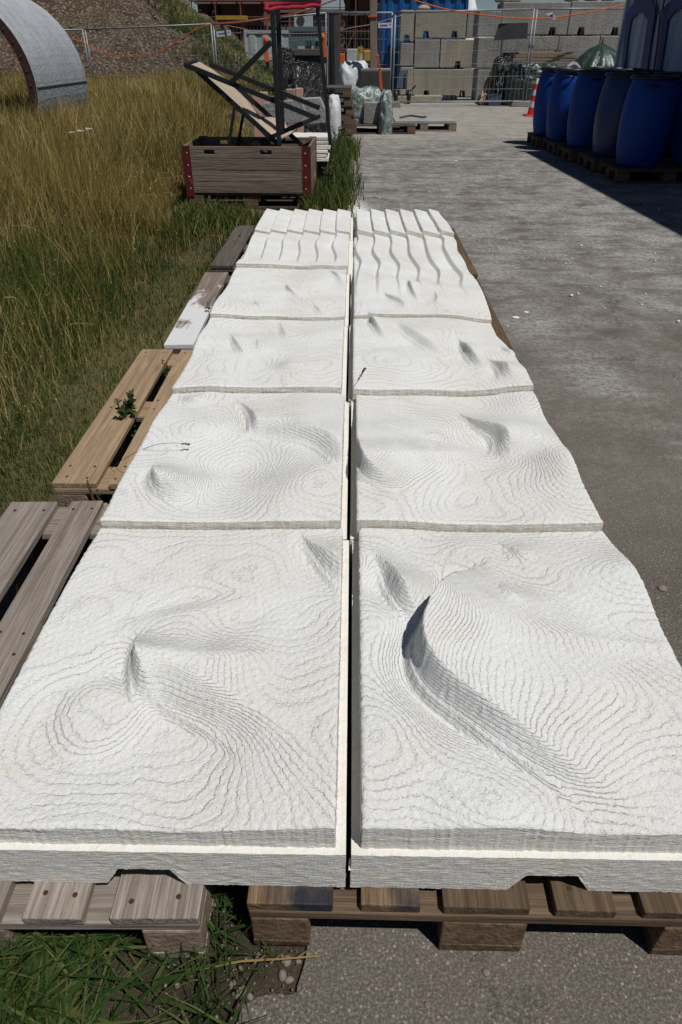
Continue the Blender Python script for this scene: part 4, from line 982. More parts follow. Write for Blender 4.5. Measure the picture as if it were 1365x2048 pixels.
# wooden mast in a dark box
x0, x1, za, zb = rect(720, 142, 780, 220, 15.6)
t = thing('post_base', 'charcoal coloured box holding the tall wooden post', 'box', ((x0+x1)/2, 15.6, 0))
w2 = (x1-x0)/2; MB().box(-w2, w2, 0, .7, 0, zb, 0).build('casing', M['darkbox'], t, bevel=.01); MB().box(-w2*.95, w2*1.05, .02, .72, zb+.002, zb+.03, 0).build('lid', M['wood_grey'], t, bevel=.004)
p = Q(748, 141, 15.8); q = Q(744.5, -60, 15.8)
o = MB().bar((0, 0, 0), Vector((q.x-p.x+.02, 0, q.z-p.z)), .135, .12).build('wooden_post', M['post'], bevel=.01, loc=(p.x, 15.8, p.z)); tag(o, 'tall raw timber post rising out of the charcoal box', 'post')
p = Q(746, 33, 15.7); tag(MB().box(-.085, .085, -.0, .14, -.012, .012).build('cable_tie', M['orange'], loc=(p.x, 15.72, p.z), bevel=.003), 'orange tie wrapped around the tall timber post', 'tie')
# hand truck
t = thing('hand_truck', 'dark hand truck with a slate blue cover by the blue container', 'hand truck', Q(806, 192, 22)); t.location.z = 0; T = Vector(t.location)
x0, x1, za, zb = rect(794, 139, 812, 178, 22); MB().prism([(x0-T.x, za), (x1-T.x+.02, za), (x1-T.x, zb), (x0-T.x+.06, zb)], 0, .12).build('cover', M['bluefab'], t, bevel=.02)
for sx in (792, 818):
    p = Q(sx, 184, 22); mb = MB()
    n0 = 0; mb.lathe([(.03, -.04), (.15, -.05), (.17, -.03), (.17, .03), (.15, .05), (.03, .04)], 20)
    mb.v = [(c, a, b) for a, b, c in mb.v]; o = mb.build('wheel', M['blacklid'], t, smooth=True); o.location = (p.x-T.x, -.1, .17)
mb = MB(); p = Q(805, 178, 22); mb.bar((x0-T.x, -.05, .2), (x1-T.x+.25, -.05, .2), .03); mb.bar((x1-T.x+.02, -.05, .2), (x1-T.x+.02, -.05, zb), .03); mb.bar((x1-T.x+.02, -.05, .2), (x1-T.x+.28, -.05, .42), .04); mb.build('frame', M['blackm'], t)

# ------------------------------------------------------------------ concrete block walls
def cblock(label, r4, Y, d, mat, notches=2, z0=None):
    x0, x1, za, zb = rect(*r4, Y); w = x1-x0; h = zb-za; nh, nw = .16, .16
    pts = [(0, 0)]
    for k in range(notches):
        c = w*(k+.5)/notches if notches == 1 else w*(.22+.56*k)
        pts += [(c-nw*.6, 0), (c-nw*.4, nh), (c+nw*.4, nh), (c+nw*.6, 0)]
    pts += [(w, 0), (w, h), (0, h)]
    return tag(MB().prism(pts, 0, d).build('concrete_block', M[mat], loc=(x0, Y, za), bevel=.02), label, 'concrete block', 'stacked concrete blocks at the back of the yard')
YW = 24.6
for r4, lb, n_, m_, dd in [((801, 20, 828.5, 84), 'narrow block at the top of the left column', 1, 'conc', .85), ((801, 86, 827, 132), 'narrow pale block in the middle of the left column', 0, 'conc_grey', .9), ((801, 134, 826, 190), 'narrow block at the bottom of the left column behind the hand truck', 0, 'conc', .9),
    ((831, 20, 933, 76.5), 'long block on top of the tan wall with two notches', 2, 'conc', .8), ((934.5, 20, 959, 76), 'short grey block at the top right end of the tan wall', 0, 'conc_grey', .8),
    ((829, 79, 879.5, 136), 'smooth squarish block in the middle row of the tan wall', 0, 'conc_grey', .8), ((881, 79, 954, 136), 'block with one notch in the middle row of the tan wall', 1, 'conc', .8),
    ((826, 138.5, 955, 194), 'long yellowish block at the bottom of the tan wall', 2, 'conc', .8)]:
    cblock('tan concrete %s' % lb if m_ == 'conc' else 'grey concrete %s' % lb, r4, YW-(.1 if r4[0] < 802 else 0), dd, m_, n_)
for r4, lb, n_ in [((957, 22, 1003, 73), 'grey end block at the top of the shaded corner', 0), ((955, 75, 1001, 137), 'grey end block in the middle of the shaded corner', 0), ((954, 139, 1000, 206), 'grey end block at the bottom of the shaded corner', 0),
                   ((1004, 4, 1138, 70), 'big grey block with notches above the dark sign plate', 2), ((1139.5, 2, 1262, 70), 'big grey block next to the white container in the top row', 2),
                   ((1002.5, 72, 1114, 137), 'grey block of the middle row behind the fence posts', 0), ((1115, 72, 1196, 137), 'rough faced grey block behind the timber stack', 0), ((1197.5, 72, 1275, 137), 'grey block beside the white container in the middle row', 0),
                   ((1001.5, 139, 1120, 206), 'grey bottom block behind the green tarpaulin', 1), ((1121.5, 139, 1275, 206), 'grey bottom block behind the green covered parasol', 0)]:
    cblock(lb, r4, 22.4, .9, 'conc_grey', n_)
for i, (px, py, s) in enumerate([(850, 18, .5), (1010, -2, .5), (1035, -3, .4), (1150, 0, .45), (1190, -1, .6), (1225, -1, .4)]):
    Y = YW if i == 0 else 22.5; p = Q(px, py, Y)
    z = {0: Q(850, 20, YW).z}.get(i, Q(px, 4 if px < 1139 else 2, 22.4).z)
    lump('rubble', ['tan rubble lump on top of the tan wall', 'rubble lump at the left end of the top grey row', 'small rubble lump on the top grey row', 'flat rubble lump right of the block joint', 'widest rubble lump on the top grey row', 'rubble lump nearest the white container on the grey row'][i], 'rubble', (p.x, Y+.35, z), (s, .4, .14), M['conc'], 'rubble on the block walls', seed=i+80)

# ------------------------------------------------------------------ blue container, far buildings
def container(label, x0, x1, y0, y1, z0, z1, mat, ribs=True, side='front', pitch=.28, name='container', cat='container'):
    t = thing(name, label, cat, ((x0+x1)/2, (y0+y1)/2, z0)); cx, cy = (x0+x1)/2, (y0+y1)/2; h = z1-z0; hx, hy = (x1-x0)/2, (y1-y0)/2
    MB().box(-hx+.05, hx-.05, -hy+.05, hy-.05, .08, h-.05).build('shell', M[mat], t)
    for sx in (-1, 1):
        for sy in (-1, 1): MB().box(sx*hx-.08 if sx > 0 else -hx, hx if sx > 0 else -hx+.08, sy*hy-.08 if sy > 0 else -hy, hy if sy > 0 else -hy+.08, 0, h).build('corner_post', M[mat], t, bevel=.006)
    for sy in (-1, 1):
        for zz in (0, h-.12): MB().box(-hx+.081, hx-.081, sy*(hy-.035)-.03, sy*(hy-.035)+.03, zz+.002, zz+.118).build('rail', M[mat], t)
    if ribs:
        mb = MB(); k = 0; x = -hx+.12
        while x < hx-.2: mb.prism([(x, -hy+.052), (x+pitch*.2, -hy+.018), (x+pitch*.5, -hy+.018), (x+pitch*.7, -hy+.052)], .12, h-.14, 'z'); x += pitch
        mb.build('ribbed_front', M[mat], t)
    return t
x0, x1, za, zb = rect(763, 26, 801, 190, 25.2)
container('blue steel container standing end on beside the tan block wall', x0, x1+2.0, 25.6, 31.6, 0, 2.6, 'bluedoor', pitch=.34)
x0, x1, za, zb = rect(490, 60, 596, 120, 34); container('pale corrugated container behind the weeds left of the black posts', x0, x1, 34, 37, max(za, 0)-0., zb, 'cabinwhite', pitch=.55)
x0, x1, za, zb = rect(578, 54, 662, 118, 27); t = container('greenish grey site cabin behind the thin black post', x0, x1, 27, 30, 0, zb, 'cabin', ribs=False, name='site_cabin', cat='cabin')
w2 = (x1-x0)/2; MB().box(-w2+.3, w2-.1, -1.56, -1.502, .25, zb*.72).build('pale_panel', M['cabinwhite'], t); MB().box(-w2+.9, w2-.1, -2.3, -1.48, zb*.80, zb*.84).build('canopy', M['steel'], t)
for dx in (-.1, .05): MB().box(w2*dx-.03, w2*dx+.03, -1.62, -1.565, .25, zb*.8).build('canopy_post', M['blackm'], t)
p = Q(607, 53, 27.4); t = thing('air_conditioner', 'white air conditioning unit on the roof of the greenish cabin', 'air conditioner', (p.x, 27.4, zb+.002))
MB().box(-.30, .30, 0, .4, 0, .33).build('housing', M['cabinwhite'], t, bevel=.02); mb = MB(); mb.lathe([(.13, 0), (.12, .01)], 20); mb.v = [(a-.08, -.012+c, b+.17) for a, b, c in mb.v]; mb.build('fan_grille', M['darkgrey'], t)
def site(label, r4, Y, d, mat, floors, seed, scf=True, open_=.55):
    x0, x1, za, zb = rect(*r4, Y); za = 0; r_ = random.Random(seed); t = thing('unfinished_building', label, 'building', ((x0+x1)/2, Y, 0)); w = x1-x0; h = zb; fh = h/floors
    MB().box(-w/2, w/2, 0, d, 0, h).build('wall', M[mat], t)
    for f in range(floors+1): MB().box(-w/2-.15, w/2+.15, -.4, d+.1, f*fh-.12 if f else .002, f*fh+.12).build('floor_slab', M['brickgrey'], t)
    nb = max(2, int(w/2.4))
    for f in range(floors):
        for k in range(nb):
            if r_.random() < .75 and True:
                cx = -w/2+w*(k+.5)/nb; ww = w/nb*r_.uniform(.3, .75)/2
                MB().box(cx-ww, cx+ww, -.05, .02, f*fh+fh*.22, f*fh+fh*.85).build('window_opening', M['dark'], t)
    if scf:
        mb = MB(); mp = MB(); nx_ = max(3, int(w/2.2))
        for k in range(nx_+1):
            x = -w/2-.3+(w+.6)*k/nx_
            for y in (-1.6, -.8): mb.bar((x, y, 0), (x, y, h+.9), .07)
        for f in range(int((h+1)/1.0)+1):
            z = f*1.0+.1
            mb.bar((-w/2-.4, -1.6, z), (w/2+.4, -1.6, z), .06)
        for f in range(int(h/2.0)+1): MB().box(-w/2-.3, w/2+.3, -1.58, -.78, f*2+.05, f*2+.12).build('scaffold_deck', M['wood_dark'], t)
        for k in range(0, nx_, 2): x = -w/2-.3+(w+.6)*k/nx_; x2 = x+(w+.6)/nx_; mb.bar((x, -1.65, .3), (x2, -1.65, 2.2), .05)
        mb.build('scaffold', M['rust'], t); 
    return t
site('brown unfinished building with scaffolding left of the black posts', (398, -40, 530, 122), 66, 10, 'brick', 4, 3)
site('low grey unfinished building behind the greenish cabin', (532, 22, 692, 122), 78, 10, 'brickgrey', 3, 5)
site('tall dark red building with scaffolding behind the timber post', (690, -50, 764, 126), 58, 10, 'brick', 5, 8)
site('small scaffolded building just above the blue container', (766, -40, 812, 60), 90, 10, 'brickgrey', 5, 11)
x0, x1, za, zb = rect(432, 31, 492, 39, 50); tag(MB().box(0, x1-x0, 0, 1, 0, zb-za).build('formwork_beam', M['yellow'], loc=(x0, 50, za)), 'ochre yellow formwork beam lifted before the brown building', 'beam')
mb = MB()
for k in (0, 1): mb.bar(((x1-x0)*(.15+.7*k), .5, -za+0.0), ((x1-x0)*(.15+.7*k), .5, 0), .2)
for k in (0, 1): MB().box(-.12, .12, -.12, .12, 0, za-.02).build('prop', M['rust'], bpy.data.objects['formwork_beam'], loc=((x1-x0)*(.15+.7*k), .5, -za))
# clutter between the fence and the buildings
x0, x1, za, zb = rect(556, 96, 648, 132, 17.5)
t = thing('work_bench', 'long dark work bench with a plank top behind the black posts', 'bench', ((x0+x1)/2, 17.5, 0)); w2 = (x1-x0)/2; zt = Q(600, 98, 17.5).z
MB().box(-w2, w2, 0, .8, zt-.12, zt).build('bench_top', M['wood_dark'], t, bevel=.01); MB().box(-w2+.05, w2-.05, .05, .75, .35, zt-.125).build('cabinet', M['navy'] if 0 else M['darkgrey'], t, bevel=.01)
for sx in (-1, 1): MB().box(sx*(w2-.1)-.04, sx*(w2-.1)+.04, .06, .14, 0, .345).build('leg', M['blackm'], t)
p = Q(563, 108, 17.2); crumple('rubbish_bag', 'black rubbish bag hanging beside the tall black posts', 'bag', (p.x+.1, 16.9, 0), (.5, .4, Q(563, 103, 17).z), M['blackfilm'], seed=31, amp=.15)
for i, (r4, Y, lb, d) in enumerate([((655, 138, 694, 150), 13.6, 'top pallet of the dark stack left of the white bulk bag', 0), ((657, 151, 696, 163), 13.6, 'second pallet of the dark stack left of the white bulk bag', 0), ((655, 164, 697, 176), 13.6, 'third pallet of the dark stack left of the white bulk bag', 0), ((657, 177, 698, 189), 13.6, 'fourth pallet of the dark stack left of the white bulk bag', 0)]):
    a = Q(650, 150, 13.6); pallet(lb, a.x-.55+i*.012, 13.9+.8, -PI/2+R(i*1.1-1), 'wood_dark', 'chip', group='dark pallets stacked left of the bulk bag', z=.146*(5-i)-.146*1+.002, L=1.0)
a = Q(650, 150, 13.6); pallet('lowest pallet of the dark stack left of the white bulk bag', a.x-.52, 14.7, -PI/2, 'wood_dark', 'chip', group='dark pallets stacked left of the bulk bag', z=.002, L=1.0)
pallet('second lowest pallet of the dark stack left of the white bulk bag', a.x-.56, 14.7, -PI/2+R(.6), 'wood_dark', 'chip', group='dark pallets stacked left of the bulk bag', z=.149, L=1.0)
x0, x1, za, zb = rect(724, 90, 765, 116, 40); t = thing('excavator', 'small yellow digger far behind the timber post', 'excavator', ((x0+x1)/2, 40, 0)); w2 = (x1-x0)/2
MB().box(-w2, w2, -.9, .9, .05, .62).build('track', M['blacklid'], t, bevel=.08); MB().box(-w2*.9, w2*.9, -.8, .8, .64, zb*.85).build('body', M['yellow'], t, bevel=.08)
MB().box(-w2*.1, w2*.55, -.6, .6, zb*.85+.002, zb+.9).build('cab', M['darkgrey'], t, bevel=.05); MB().bar((-w2*.6, 0, zb*.7), (-w2*1.2, 0, zb*.95), .2).bar((-w2*1.2, 0, zb*.95), (-w2*1.5, 0, .3), .16).build('arm', M['yellow'], t)
rbox('site_skip', 'pale grey skip far behind in front of the scaffolding', 'skip', (694, 98, 728, 116), 44, 2, M['cabinwhite'], z0=0, bevel=.03)
rbox('orange_box', 'orange box beside the pale skip far behind', 'box', (672, 107, 690, 111), 42, 1, M['orange'], z0=0, bevel=.03)
for k, (px, lb) in enumerate(((663, 'grey steel prop standing left of the white bulk bag'), (671, 'second grey steel prop beside the greenish cabin'))):
    a = Q(px, 112, 18.5); b = Q(px-2, 30, 18.5); o = MB().tube([(0, 0, 0), (b.x-a.x, 0, b.z)], .045 if k == 0 else .12, 8).build('steel_prop', M['steel'] if k == 0 else M['darkgrey'], loc=(a.x, 18.5, 0)); tag(o, lb, 'prop', 'props by the cabin')

# ------------------------------------------------------------------ mesh fence with an orange cable
FN = [(-75, 24.6, 66), (168, 24.2, 59), (425, 23.6, 48), (655, 21.8, 26), (788, 20.6, 25.5), (1072, 20.9, 18), (1258, 21.4, 17)]
NM = ['fence panel in front of the mound left of the grey shell', 'fence panel in front of the mound between the grey shell and the first post', 'fence panel carrying a white plate in front of the weeds', 'short fence panel behind the timber post',
      'fence panel in front of the tan concrete blocks', 'fence panel between the double post and the white container']
for i in range(6):
    (xa, Ya, ya), (xb, Yb, yb) = FN[i], FN[i+1]; a = Q(xa, ya, Ya); b = Q(xb, yb, Yb)
    t = thing('mesh_fence', 'galvanised '+NM[i], 'fence', (a.x, a.y, 0), 0, 'mesh fence panels across the yard'); T = Vector(t.location)
    d = Vector((b.x-a.x, b.y-a.y, 0)); L = d.length; d.normalize(); ga = .04
    zA, zB_ = a.z, b.z; zb0 = .12
    A = d*ga; B = d*(L-ga)
    for nm, p, zt in (('post', A, zA), ('post', B, zB_)): MB().tube([p, p+Vector((0, 0, zt))], .021, 8).build(nm, M['steel'], t, smooth=True)
    MB().tube([A+Vector((0, 0, zA)), B+Vector((0, 0, zB_))], .021, 8).build('top_rail', M['steel'], t, smooth=True)
    MB().tube([A+Vector((0, 0, zb0)), B+Vector((0, 0, zb0))], .021, 8).build('bottom_rail', M['steel'], t, smooth=True)
    mb = MB(); n = int(L/.115)
    for k in range(1, n):
        f = k/n; p = A.lerp(B, f); mb.tube([p+Vector((0, 0, zb0)), p+Vector((0, 0, zA+(zB_-zA)*f))], .0032, 3)
    for k in range(1, 7):
        z = lambda zt: zb0+(zt-zb0)*k/7
        mb.tube([A+Vector((0, 0, z(zA))), B+Vector((0, 0, z(zB_)))], .0045, 3)
    mb.build('wire_mesh', M['steel'], t)
    mb = MB(); mb.prism([(-.30, 0), (.30, 0), (.26, .13), (-.26, .13)], -.11, .11); o = mb.build('concrete_foot', M['conc_grey'], t, bevel=.015); o.location = B
def cable(label, pts, r=.013, mat='orange'):
    P = [Q(px, py, Y) for px, py, Y in pts]; C = []
    for i in range(len(P)-1):
        p0 = P[max(i-1, 0)]; p1, p2 = P[i], P[i+1]; p3 = P[min(i+2, len(P)-1)]
        for k in range(5): u = k/5; C.append(.5*((2*p1)+(p2-p0)*u+(2*p0-5*p1+4*p2-p3)*u*u+(3*p1-p0-3*p2+p3)*u**3))
    C.append(P[-1]); return tag(MB().tube(C, r, 6).build('cable', M[mat], smooth=True), label, 'cable')
cable('orange cable sagging along the fence in front of the mound', [(-80, 108, 24.3), (0, 97, 24.2), (60, 86, 24.1), (110, 76, 24.), (160, 82, 23.9), (200, 103, 23.8), (250, 113, 23.7), (300, 109, 23.6), (350, 87, 23.5), (390, 60, 23.4), (424, 47, 23.4)])
cable('orange cable strung high from the fence post past the black posts', [(424, 47, 23.4), (470, 46, 23.), (530, 38, 22.5), (600, 25, 22), (640, 11, 21.6), (690, -8, 21.2), (740, -30, 20.6)], .016)
cable('orange cable hanging in front of the tan and grey concrete blocks', [(790, -22, 20.4), (820, -3, 20.5), (900, 20, 20.5), (985, 32, 20.6), (1040, 37, 20.7), (1100, 36, 20.7), (1180, 24, 20.9), (1240, 11, 21.2), (1270, 3, 21.3)], .015)
cable('thin pink rope running from the weeds past the timber post', [(448, 50, 23.2), (480, 56, 22.8), (535, 66, 22), (650, 66, 21), (700, 56, 20.6), (745, 48, 20.4), (806, 30, 20.2)], .009, 'pink')
cable('black pipe hanging behind the thin black post', [(583, 62, 20.6), (660, 60, 20.6), (700, 62, 20.5)], .006, 'blackm') if 0 else None
def plate(label, pts, Y, mat='whitesign', logo=True, name='fence_sign'):
    P = [Q(*p, Y) for p in pts]; c = sum(P, Vector())/4; t = thing(name, label, 'sign', (c.x, Y, c.z))
    MB().prism([(p.x-c.x, p.z-c.z) for p in P], 0, .006).build('plate', M[mat], t)
    if logo:
        f = lambda u, v: tuple(((P[0].lerp(P[1], u)).lerp(P[3].lerp(P[2], u), v)-c)[k] for k in (0, 2))
        mb = MB(); u = .14
        for w_ in (.05, .02, .05, .05, .06, .05, .04, .05):
            mb.prism([f(u, .62), f(u+w_, .62), f(u+w_, .34), f(u, .34)], -.004, -.001); u += w_+.02
        mb.prism([f(.78, .30), f(.90, .22), f(.90, .50), f(.86, .34), f(.78, .38)], -.004, -.001)
        mb.build('lettering', M['navy'], t)
plate('small white plate on the fence in front of the weeds', [(433, 63), (462, 60), (463, 71), (434, 74)], 23.2)
plate('small white plate on the fence in front of the blue container', [(757, 46), (785, 45), (785, 56), (757, 56)], 20.5)
plate('white plate twisted on the fence right of the double post', [(1091, 27), (1105, 24), (1115, 36), (1108, 40)], 20.8)
plate('dark blank plate hung on the fence before the grey blocks', [(998, 47), (1057, 45.5), (1055, 77), (988, 81)], 20.7, 'darkgrey', False)

# ------------------------------------------------------------------ right of the fence: tarpaulins, parasol, timber, cone
crumple_px('tarpaulin', 'dark green tarpaulin over a low stack behind the fence post', 'tarpaulin', (1012, 128, 1125, 225), 20.95, 1.0, M['greentarp'], z0=0, seed=41, amp=.12, sq=.3)
crumple_px('tarpaulin', 'black sheet over a heap left of the green tarpaulin', 'tarpaulin', (988, 118, 1030, 205), 21.3, .9, M['blackfilm'], z0=0, seed=44, amp=.14, sq=.3)
for i, (py, lb) in enumerate(((127, 'bottom'), (121, 'second'), (115, 'third'), (109, 'top'))):
    x0, x1, za, zb = rect(1020+i*6, py-4, 1172-i*8, py, 21.5); o = MB().box(0, x1-x0, 0, .5, 0, .055).build('plank', M['wood_tan' if i % 2 else 'wood_grey'], loc=(x0, 21.5, za), bevel=.004, rz=R((-.4, .3, -.2, .5)[i])); tag(o, lb+' plank of the timber stack lying on the tarpaulin', 'plank', 'planks on the green tarpaulin')
rbox('dark_block', 'short dark block on the timber stack', 'block', (1113, 99, 1125, 106), 21.6, .2, M['wood_dark'])
rbox('dark_block', 'dark rolled bundle at the left end of the timber stack', 'block', (1008, 105, 1030, 116), 21.5, .3, M['blackfilm'])
# parasol under a cover
p = Q(1187, 190, 19.4); zt = Q(1193, 84, 19.4).z; t = thing('covered_parasol', 'parasol shaped heap under ribbed dark green sheet behind the barrels', 'parasol', (p.x, 19.4, 0))
mb = MB(); n = 64; prof = [(.01, zt), (.10, zt-.05), (.26, zt-.13), (.42, zt-.25), (.56, zt-.40), (.66, zt-.58), (.70, zt-.8), (.74, 0)]; V = []
for i, (r_, z) in enumerate(prof):
    for k in range(n):
        a = 2*PI*k/n; f = 1+(.035+.02*(i > 3))*math.sin(a*14)*(i > 1)+.05*mnoise.noise((math.cos(a)*3, math.sin(a)*3, i*.5)); V.append((r_*f*math.cos(a), r_*f*math.sin(a), z))
mb.v = V
for i in range(len(prof)-1):
    for k in range(n): a = i*n+k; b = i*n+(k+1) % n; mb.f.append((a, b, b+n, a+n))
mb.f.append(tuple(range(n))); mb.build('cover', M['greentarp'], t, smooth=True); MB().tube([(0, 0, zt-.02), (0, 0, zt+.09)], .02, 8, .012).build('pole_tip', M['blackm'], t)
# curved headboard-like pale plate
x0, x1, za, zb = rect(1117, 121, 1179, 147, 17); w = x1-x0; t = thing('arched_board', 'grey arched board with a white rim standing behind the barrels', 'board', ((x0+x1)/2, 17, 0))
top = [(-w/2+w*k/20, zb-.24+.0+.22*math.sin(PI*k/20)**2.2) for k in range(21)]
MB().prism([(-w/2, 0), (w/2, 0)]+[(a, b-.03) for a, b in top[::-1]], 0, .05).build('panel', M['slabgrey'], t)
mb = MB(); mb.prism(top+[(a, b-.045) for a, b in top[::-1]], -.02, .07); mb.build('rim', M['whitesign'], t)
for i, (a, b, lb) in enumerate([((962, 203), (975, 156), 'left of the two pale laths leaning on the grey blocks'), ((970, 206), (984, 142), 'right of the two pale laths leaning on the grey blocks')]):
    p = Q(*a, 21.3); q = Q(*b, 22.2); p.z = 0.0; tag(MB().bar((0, 0, .03), q-p, .075, .03).build('leaning_lath', M['wood_tan'], loc=p, bevel=.004), lb, 'lath', 'laths leaning on the grey blocks')
x0, x1, za, zb = rect(981, 189, 1006, 207, 20.9); t = thing('plastic_crate', 'dull blue plastic crate behind the bottom rail of the fence', 'crate', ((x0+x1)/2, 21.1, 0)); w2 = (x1-x0)/2
for q in ((-w2, -w2+.02, 0, .4), (w2-.02, w2, 0, .4), (-w2+.021, w2-.021, 0, .02), (-w2+.021, w2-.021, .38, .4)): MB().box(*q, 0.021, .28).build('side', M['bluecrate'], t)
MB().box(-w2, w2, 0, .4, 0, .02).build('bottom', M['bluecrate'], t)
rbox('threshold_plank', 'pale plank lying flat in front of the tan block wall', 'plank', (790, 192, 915, 197), 23.3, .5, M['conc'], z0=0, bevel=.01)
# traffic cone
g = Vector((G(1066, 232).x, G(1066, 232).y, 0)); t = thing('traffic_cone', 'red and white striped traffic cone beside the blue barrels', 'cone', g); H = .72
MB().box(-.19, .19, -.19, .19, 0, .03).build('base', M['conered'], t, bevel=.01)
zs = [.032, .17, .29, .40, .51, .62, .72]; rr = lambda z: .135-(.135-.03)*z/.72
for k in range(6):
    o = MB().lathe([(rr(zs[k]), zs[k]+.001), (rr(zs[k+1]), zs[k+1])], 24).build('cone_band', M['conered' if k % 2 == 0 else 'conewhite'], t, smooth=False); o['label'] = ('red' if k % 2 == 0 else 'white')+' band of the cone'

# ------------------------------------------------------------------ blue barrels on pallets
def make_barrel(mat):
    t = thing('barrel', 'x', 'barrel', (0, 0, 0))
    prof = [(.20, 0), (.225, .008), (.238, .03), (.262, .14), (.280, .30), (.286, .44), (.280, .60), (.262, .74), (.240, .83), (.232, .855), (.232, .87)]
    pr = []
    for (a, b), (c, d) in zip(prof, prof[1:]):
        for k in range(3): pr.append((a+(c-a)*k/3, b+(d-b)*k/3))
    MB().lathe(pr+[prof[-1]], 48).build('drum', M[mat], t, smooth=True, fix=True)
    l = MB().lathe([(.245, .862), (.252, .866), (.254, .895), (.248, .905), (.225, .908), (.218, .898), (.1, .897), (.02, .898)], 48).build('lid', M['blacklid'], t)
    MB().lathe([(.256, .868), (.262, .874), (.262, .888), (.256, .894)], 48).build('clamp_ring', M['blackm'], l)
    for s in (-1, 1):
        MB().tube([(s*.236, -.07, .80), (s*.285, -.06, .815), (s*.285, .06, .815), (s*.236, .07, .80)], .011, 8).build('handle', M['blacklid'], t, smooth=True)
    return t
bA = make_barrel('bluebarrel'); bB = make_barrel('blueteal')
BP = [(3.36, 9.16, 'bluebarrel', 'nearest blue barrel at the left corner of its pallet'), (3.33, 10.03, 'blueteal', 'dark teal barrel second from the front in the left row'), (3.24, 10.98, 'bluebarrel', 'deep blue barrel third from the front in the left row'),
      (3.15, 11.85, 'bluebarrel', 'blue barrel fourth from the front in the left row'), (3.10, 12.55, 'bluebarrel', 'farthest blue barrel of the left row beside the cone'),
      (4.04, 9.22, 'bluebarrel', 'nearest barrel of the right row cut by the frame'), (3.96, 10.12, 'bluebarrel', 'barrel second from the front in the right row'), (3.88, 11.02, 'blueteal', 'barrel third from the front in the right row'), (3.9, 11.9, 'bluebarrel', 'barrel fourth from the front in the right row'), (3.8, 12.5, 'bluebarrel', 'farthest barrel of the right row')]
used = {}
for x, y, m_, lb in BP:
    o = {'bluebarrel': bA, 'blueteal': bB}[m_]
    if m_ in used: o = copy_tree(o)
    used[m_] = 1; o.location = (x, y, .147); o.rotation_euler.z = R(80+random.uniform(-25, 25)); tag(o, lb, 'barrel', 'blue plastic barrels on pallets')
for i, (x, y) in enumerate([(3.06, 9.62), (3.02, 10.45), (2.95, 11.3), (2.93, 12.12), (2.86, 12.95)]):
    pallet('old pallet, %s from the front under the blue barrels' % ('nearest', 'second', 'third', 'fourth', 'farthest')[i], x, y, -PI/2+R(-1.2), 'wood_dark' if i else 'wood_brown', 'chip', group='pallets under the blue barrels', bev=.002)

# ------------------------------------------------------------------ white container with blue emblem, and an unseen one added on top to cast the yard shadow
t = container('tall bluish white container with dark blue emblem behind the barrels', 4.42, 6.86, 1.9, 14.1, 0, 2.59, 'contwhite', ribs=False); T = Vector(t.location); bpy.data.objects
mb = MB(); y = 2.15
while y < 13.8: mb.prism([(-1.17, y-T.y), (-1.205, y+.06-T.y), (-1.205, y+.28-T.y), (-1.17, y+.34-T.y)], .12, 2.45, 'z'); y += .42
mb.build('ribbed_side', M['contwhite'], t)
def emb(pts, parent, mat=M['navy']):
    P = []
    for X, Y in pts: q = QX(1180+X/7.378, Y/7.378, 4.400); P.append((q.y-T.y, q.z-T.z))
    o = MB().prism(P, 4.404-T.x, 4.416-T.x, 'x').build('emblem', mat, parent)
    return o
# the emblem is built as a raised painted plate following the shapes seen on the container side
emb([(425, 1300), (540, 220), (590, 110), (640, 40), (655, -60), (900, -60), (920, 40), (962, 110), (950, 240), (800, 1300), (700, 1300), (850, 290), (800, 240), (785, 190), (690, 200), (620, 270), (595, 330), (460, 1300)], t)
emb([(880, 1300), (1050, 200), (1100, 90), (1200, 0), (1250, -60), (1500, -60), (1480, 120), (1365, 130), (1260, 140), (1240, 180), (1150, 290), (1000, 1300)], t)
P = [QX(1180+X/7.378, Y/7.378, 4.37) for X, Y in ((975, -60), (985, 10), (1000, 130), (1030, 200), (1075, 130), (1100, 0), (1104, -60))]
tag(MB().tube(P, .012, 6).build('hanging_cable', M['rope'], smooth=True), 'brown cable loop hanging on the container between the emblems', 'cable')
P = [QX(1180+X/7.378, Y/7.378, 4.37) for X, Y in ((1040, 215), (1020, 400), (990, 700), (950, 1000), (925, 1250))]
tag(MB().tube(P, .010, 6).build('hanging_cable', M['rope'], smooth=True), 'thin brown cable running down the container between the emblems', 'cable')
t2 = container('unseen plain container added above the emblem container to cast the yard shadow', 4.44, 6.88, -2.0, 10.05, 2.6, 5.19, 'contwhite', ribs=False)
t2.rotation_euler.z = R(2.0); t2.location.x += .13  # upper container is out of view, turned to set the asphalt's shadow edge

# ------------------------------------------------------------------ grey half pipe shell in the meadow
t = thing('concrete_shell', 'pale grey curved concrete shell arching out of the tall grass', 'shell', (-5.74, 12.6, .85), R(0)); Rr = 1.2; th_ = .055; Lh = 1.10
def arch(r0, r1, y0, y1, a0, a1, n=48):
    V = []; F = []
    for i in range(n+1):
        a = a0+(a1-a0)*i/n
        for r_, y in ((r0, y0), (r1, y0), (r1, y1), (r0, y1)): V.append((r_*math.cos(a), y, r_*math.sin(a)))
    for i in range(n):
        for k in range(4): a = i*4+k; b = i*4+(k+1) % 4; F.append((a, b, b+4, a+4))
    F += [(3, 2, 1, 0), tuple(4*n+k for k in range(4))]; mb = MB(); mb.v = V; mb.f = F; return mb
arch(Rr-th_, Rr, -Lh, Lh, R(-44), R(200)).build('shell_wall', M['shell'], t, smooth=False, bevel=.006)
arch(Rr-th_-.07, Rr-.006, -Lh-.02, -Lh-.001, R(-44), R(200)).build('edge_flange', M['redbrown'], t)
MB().v
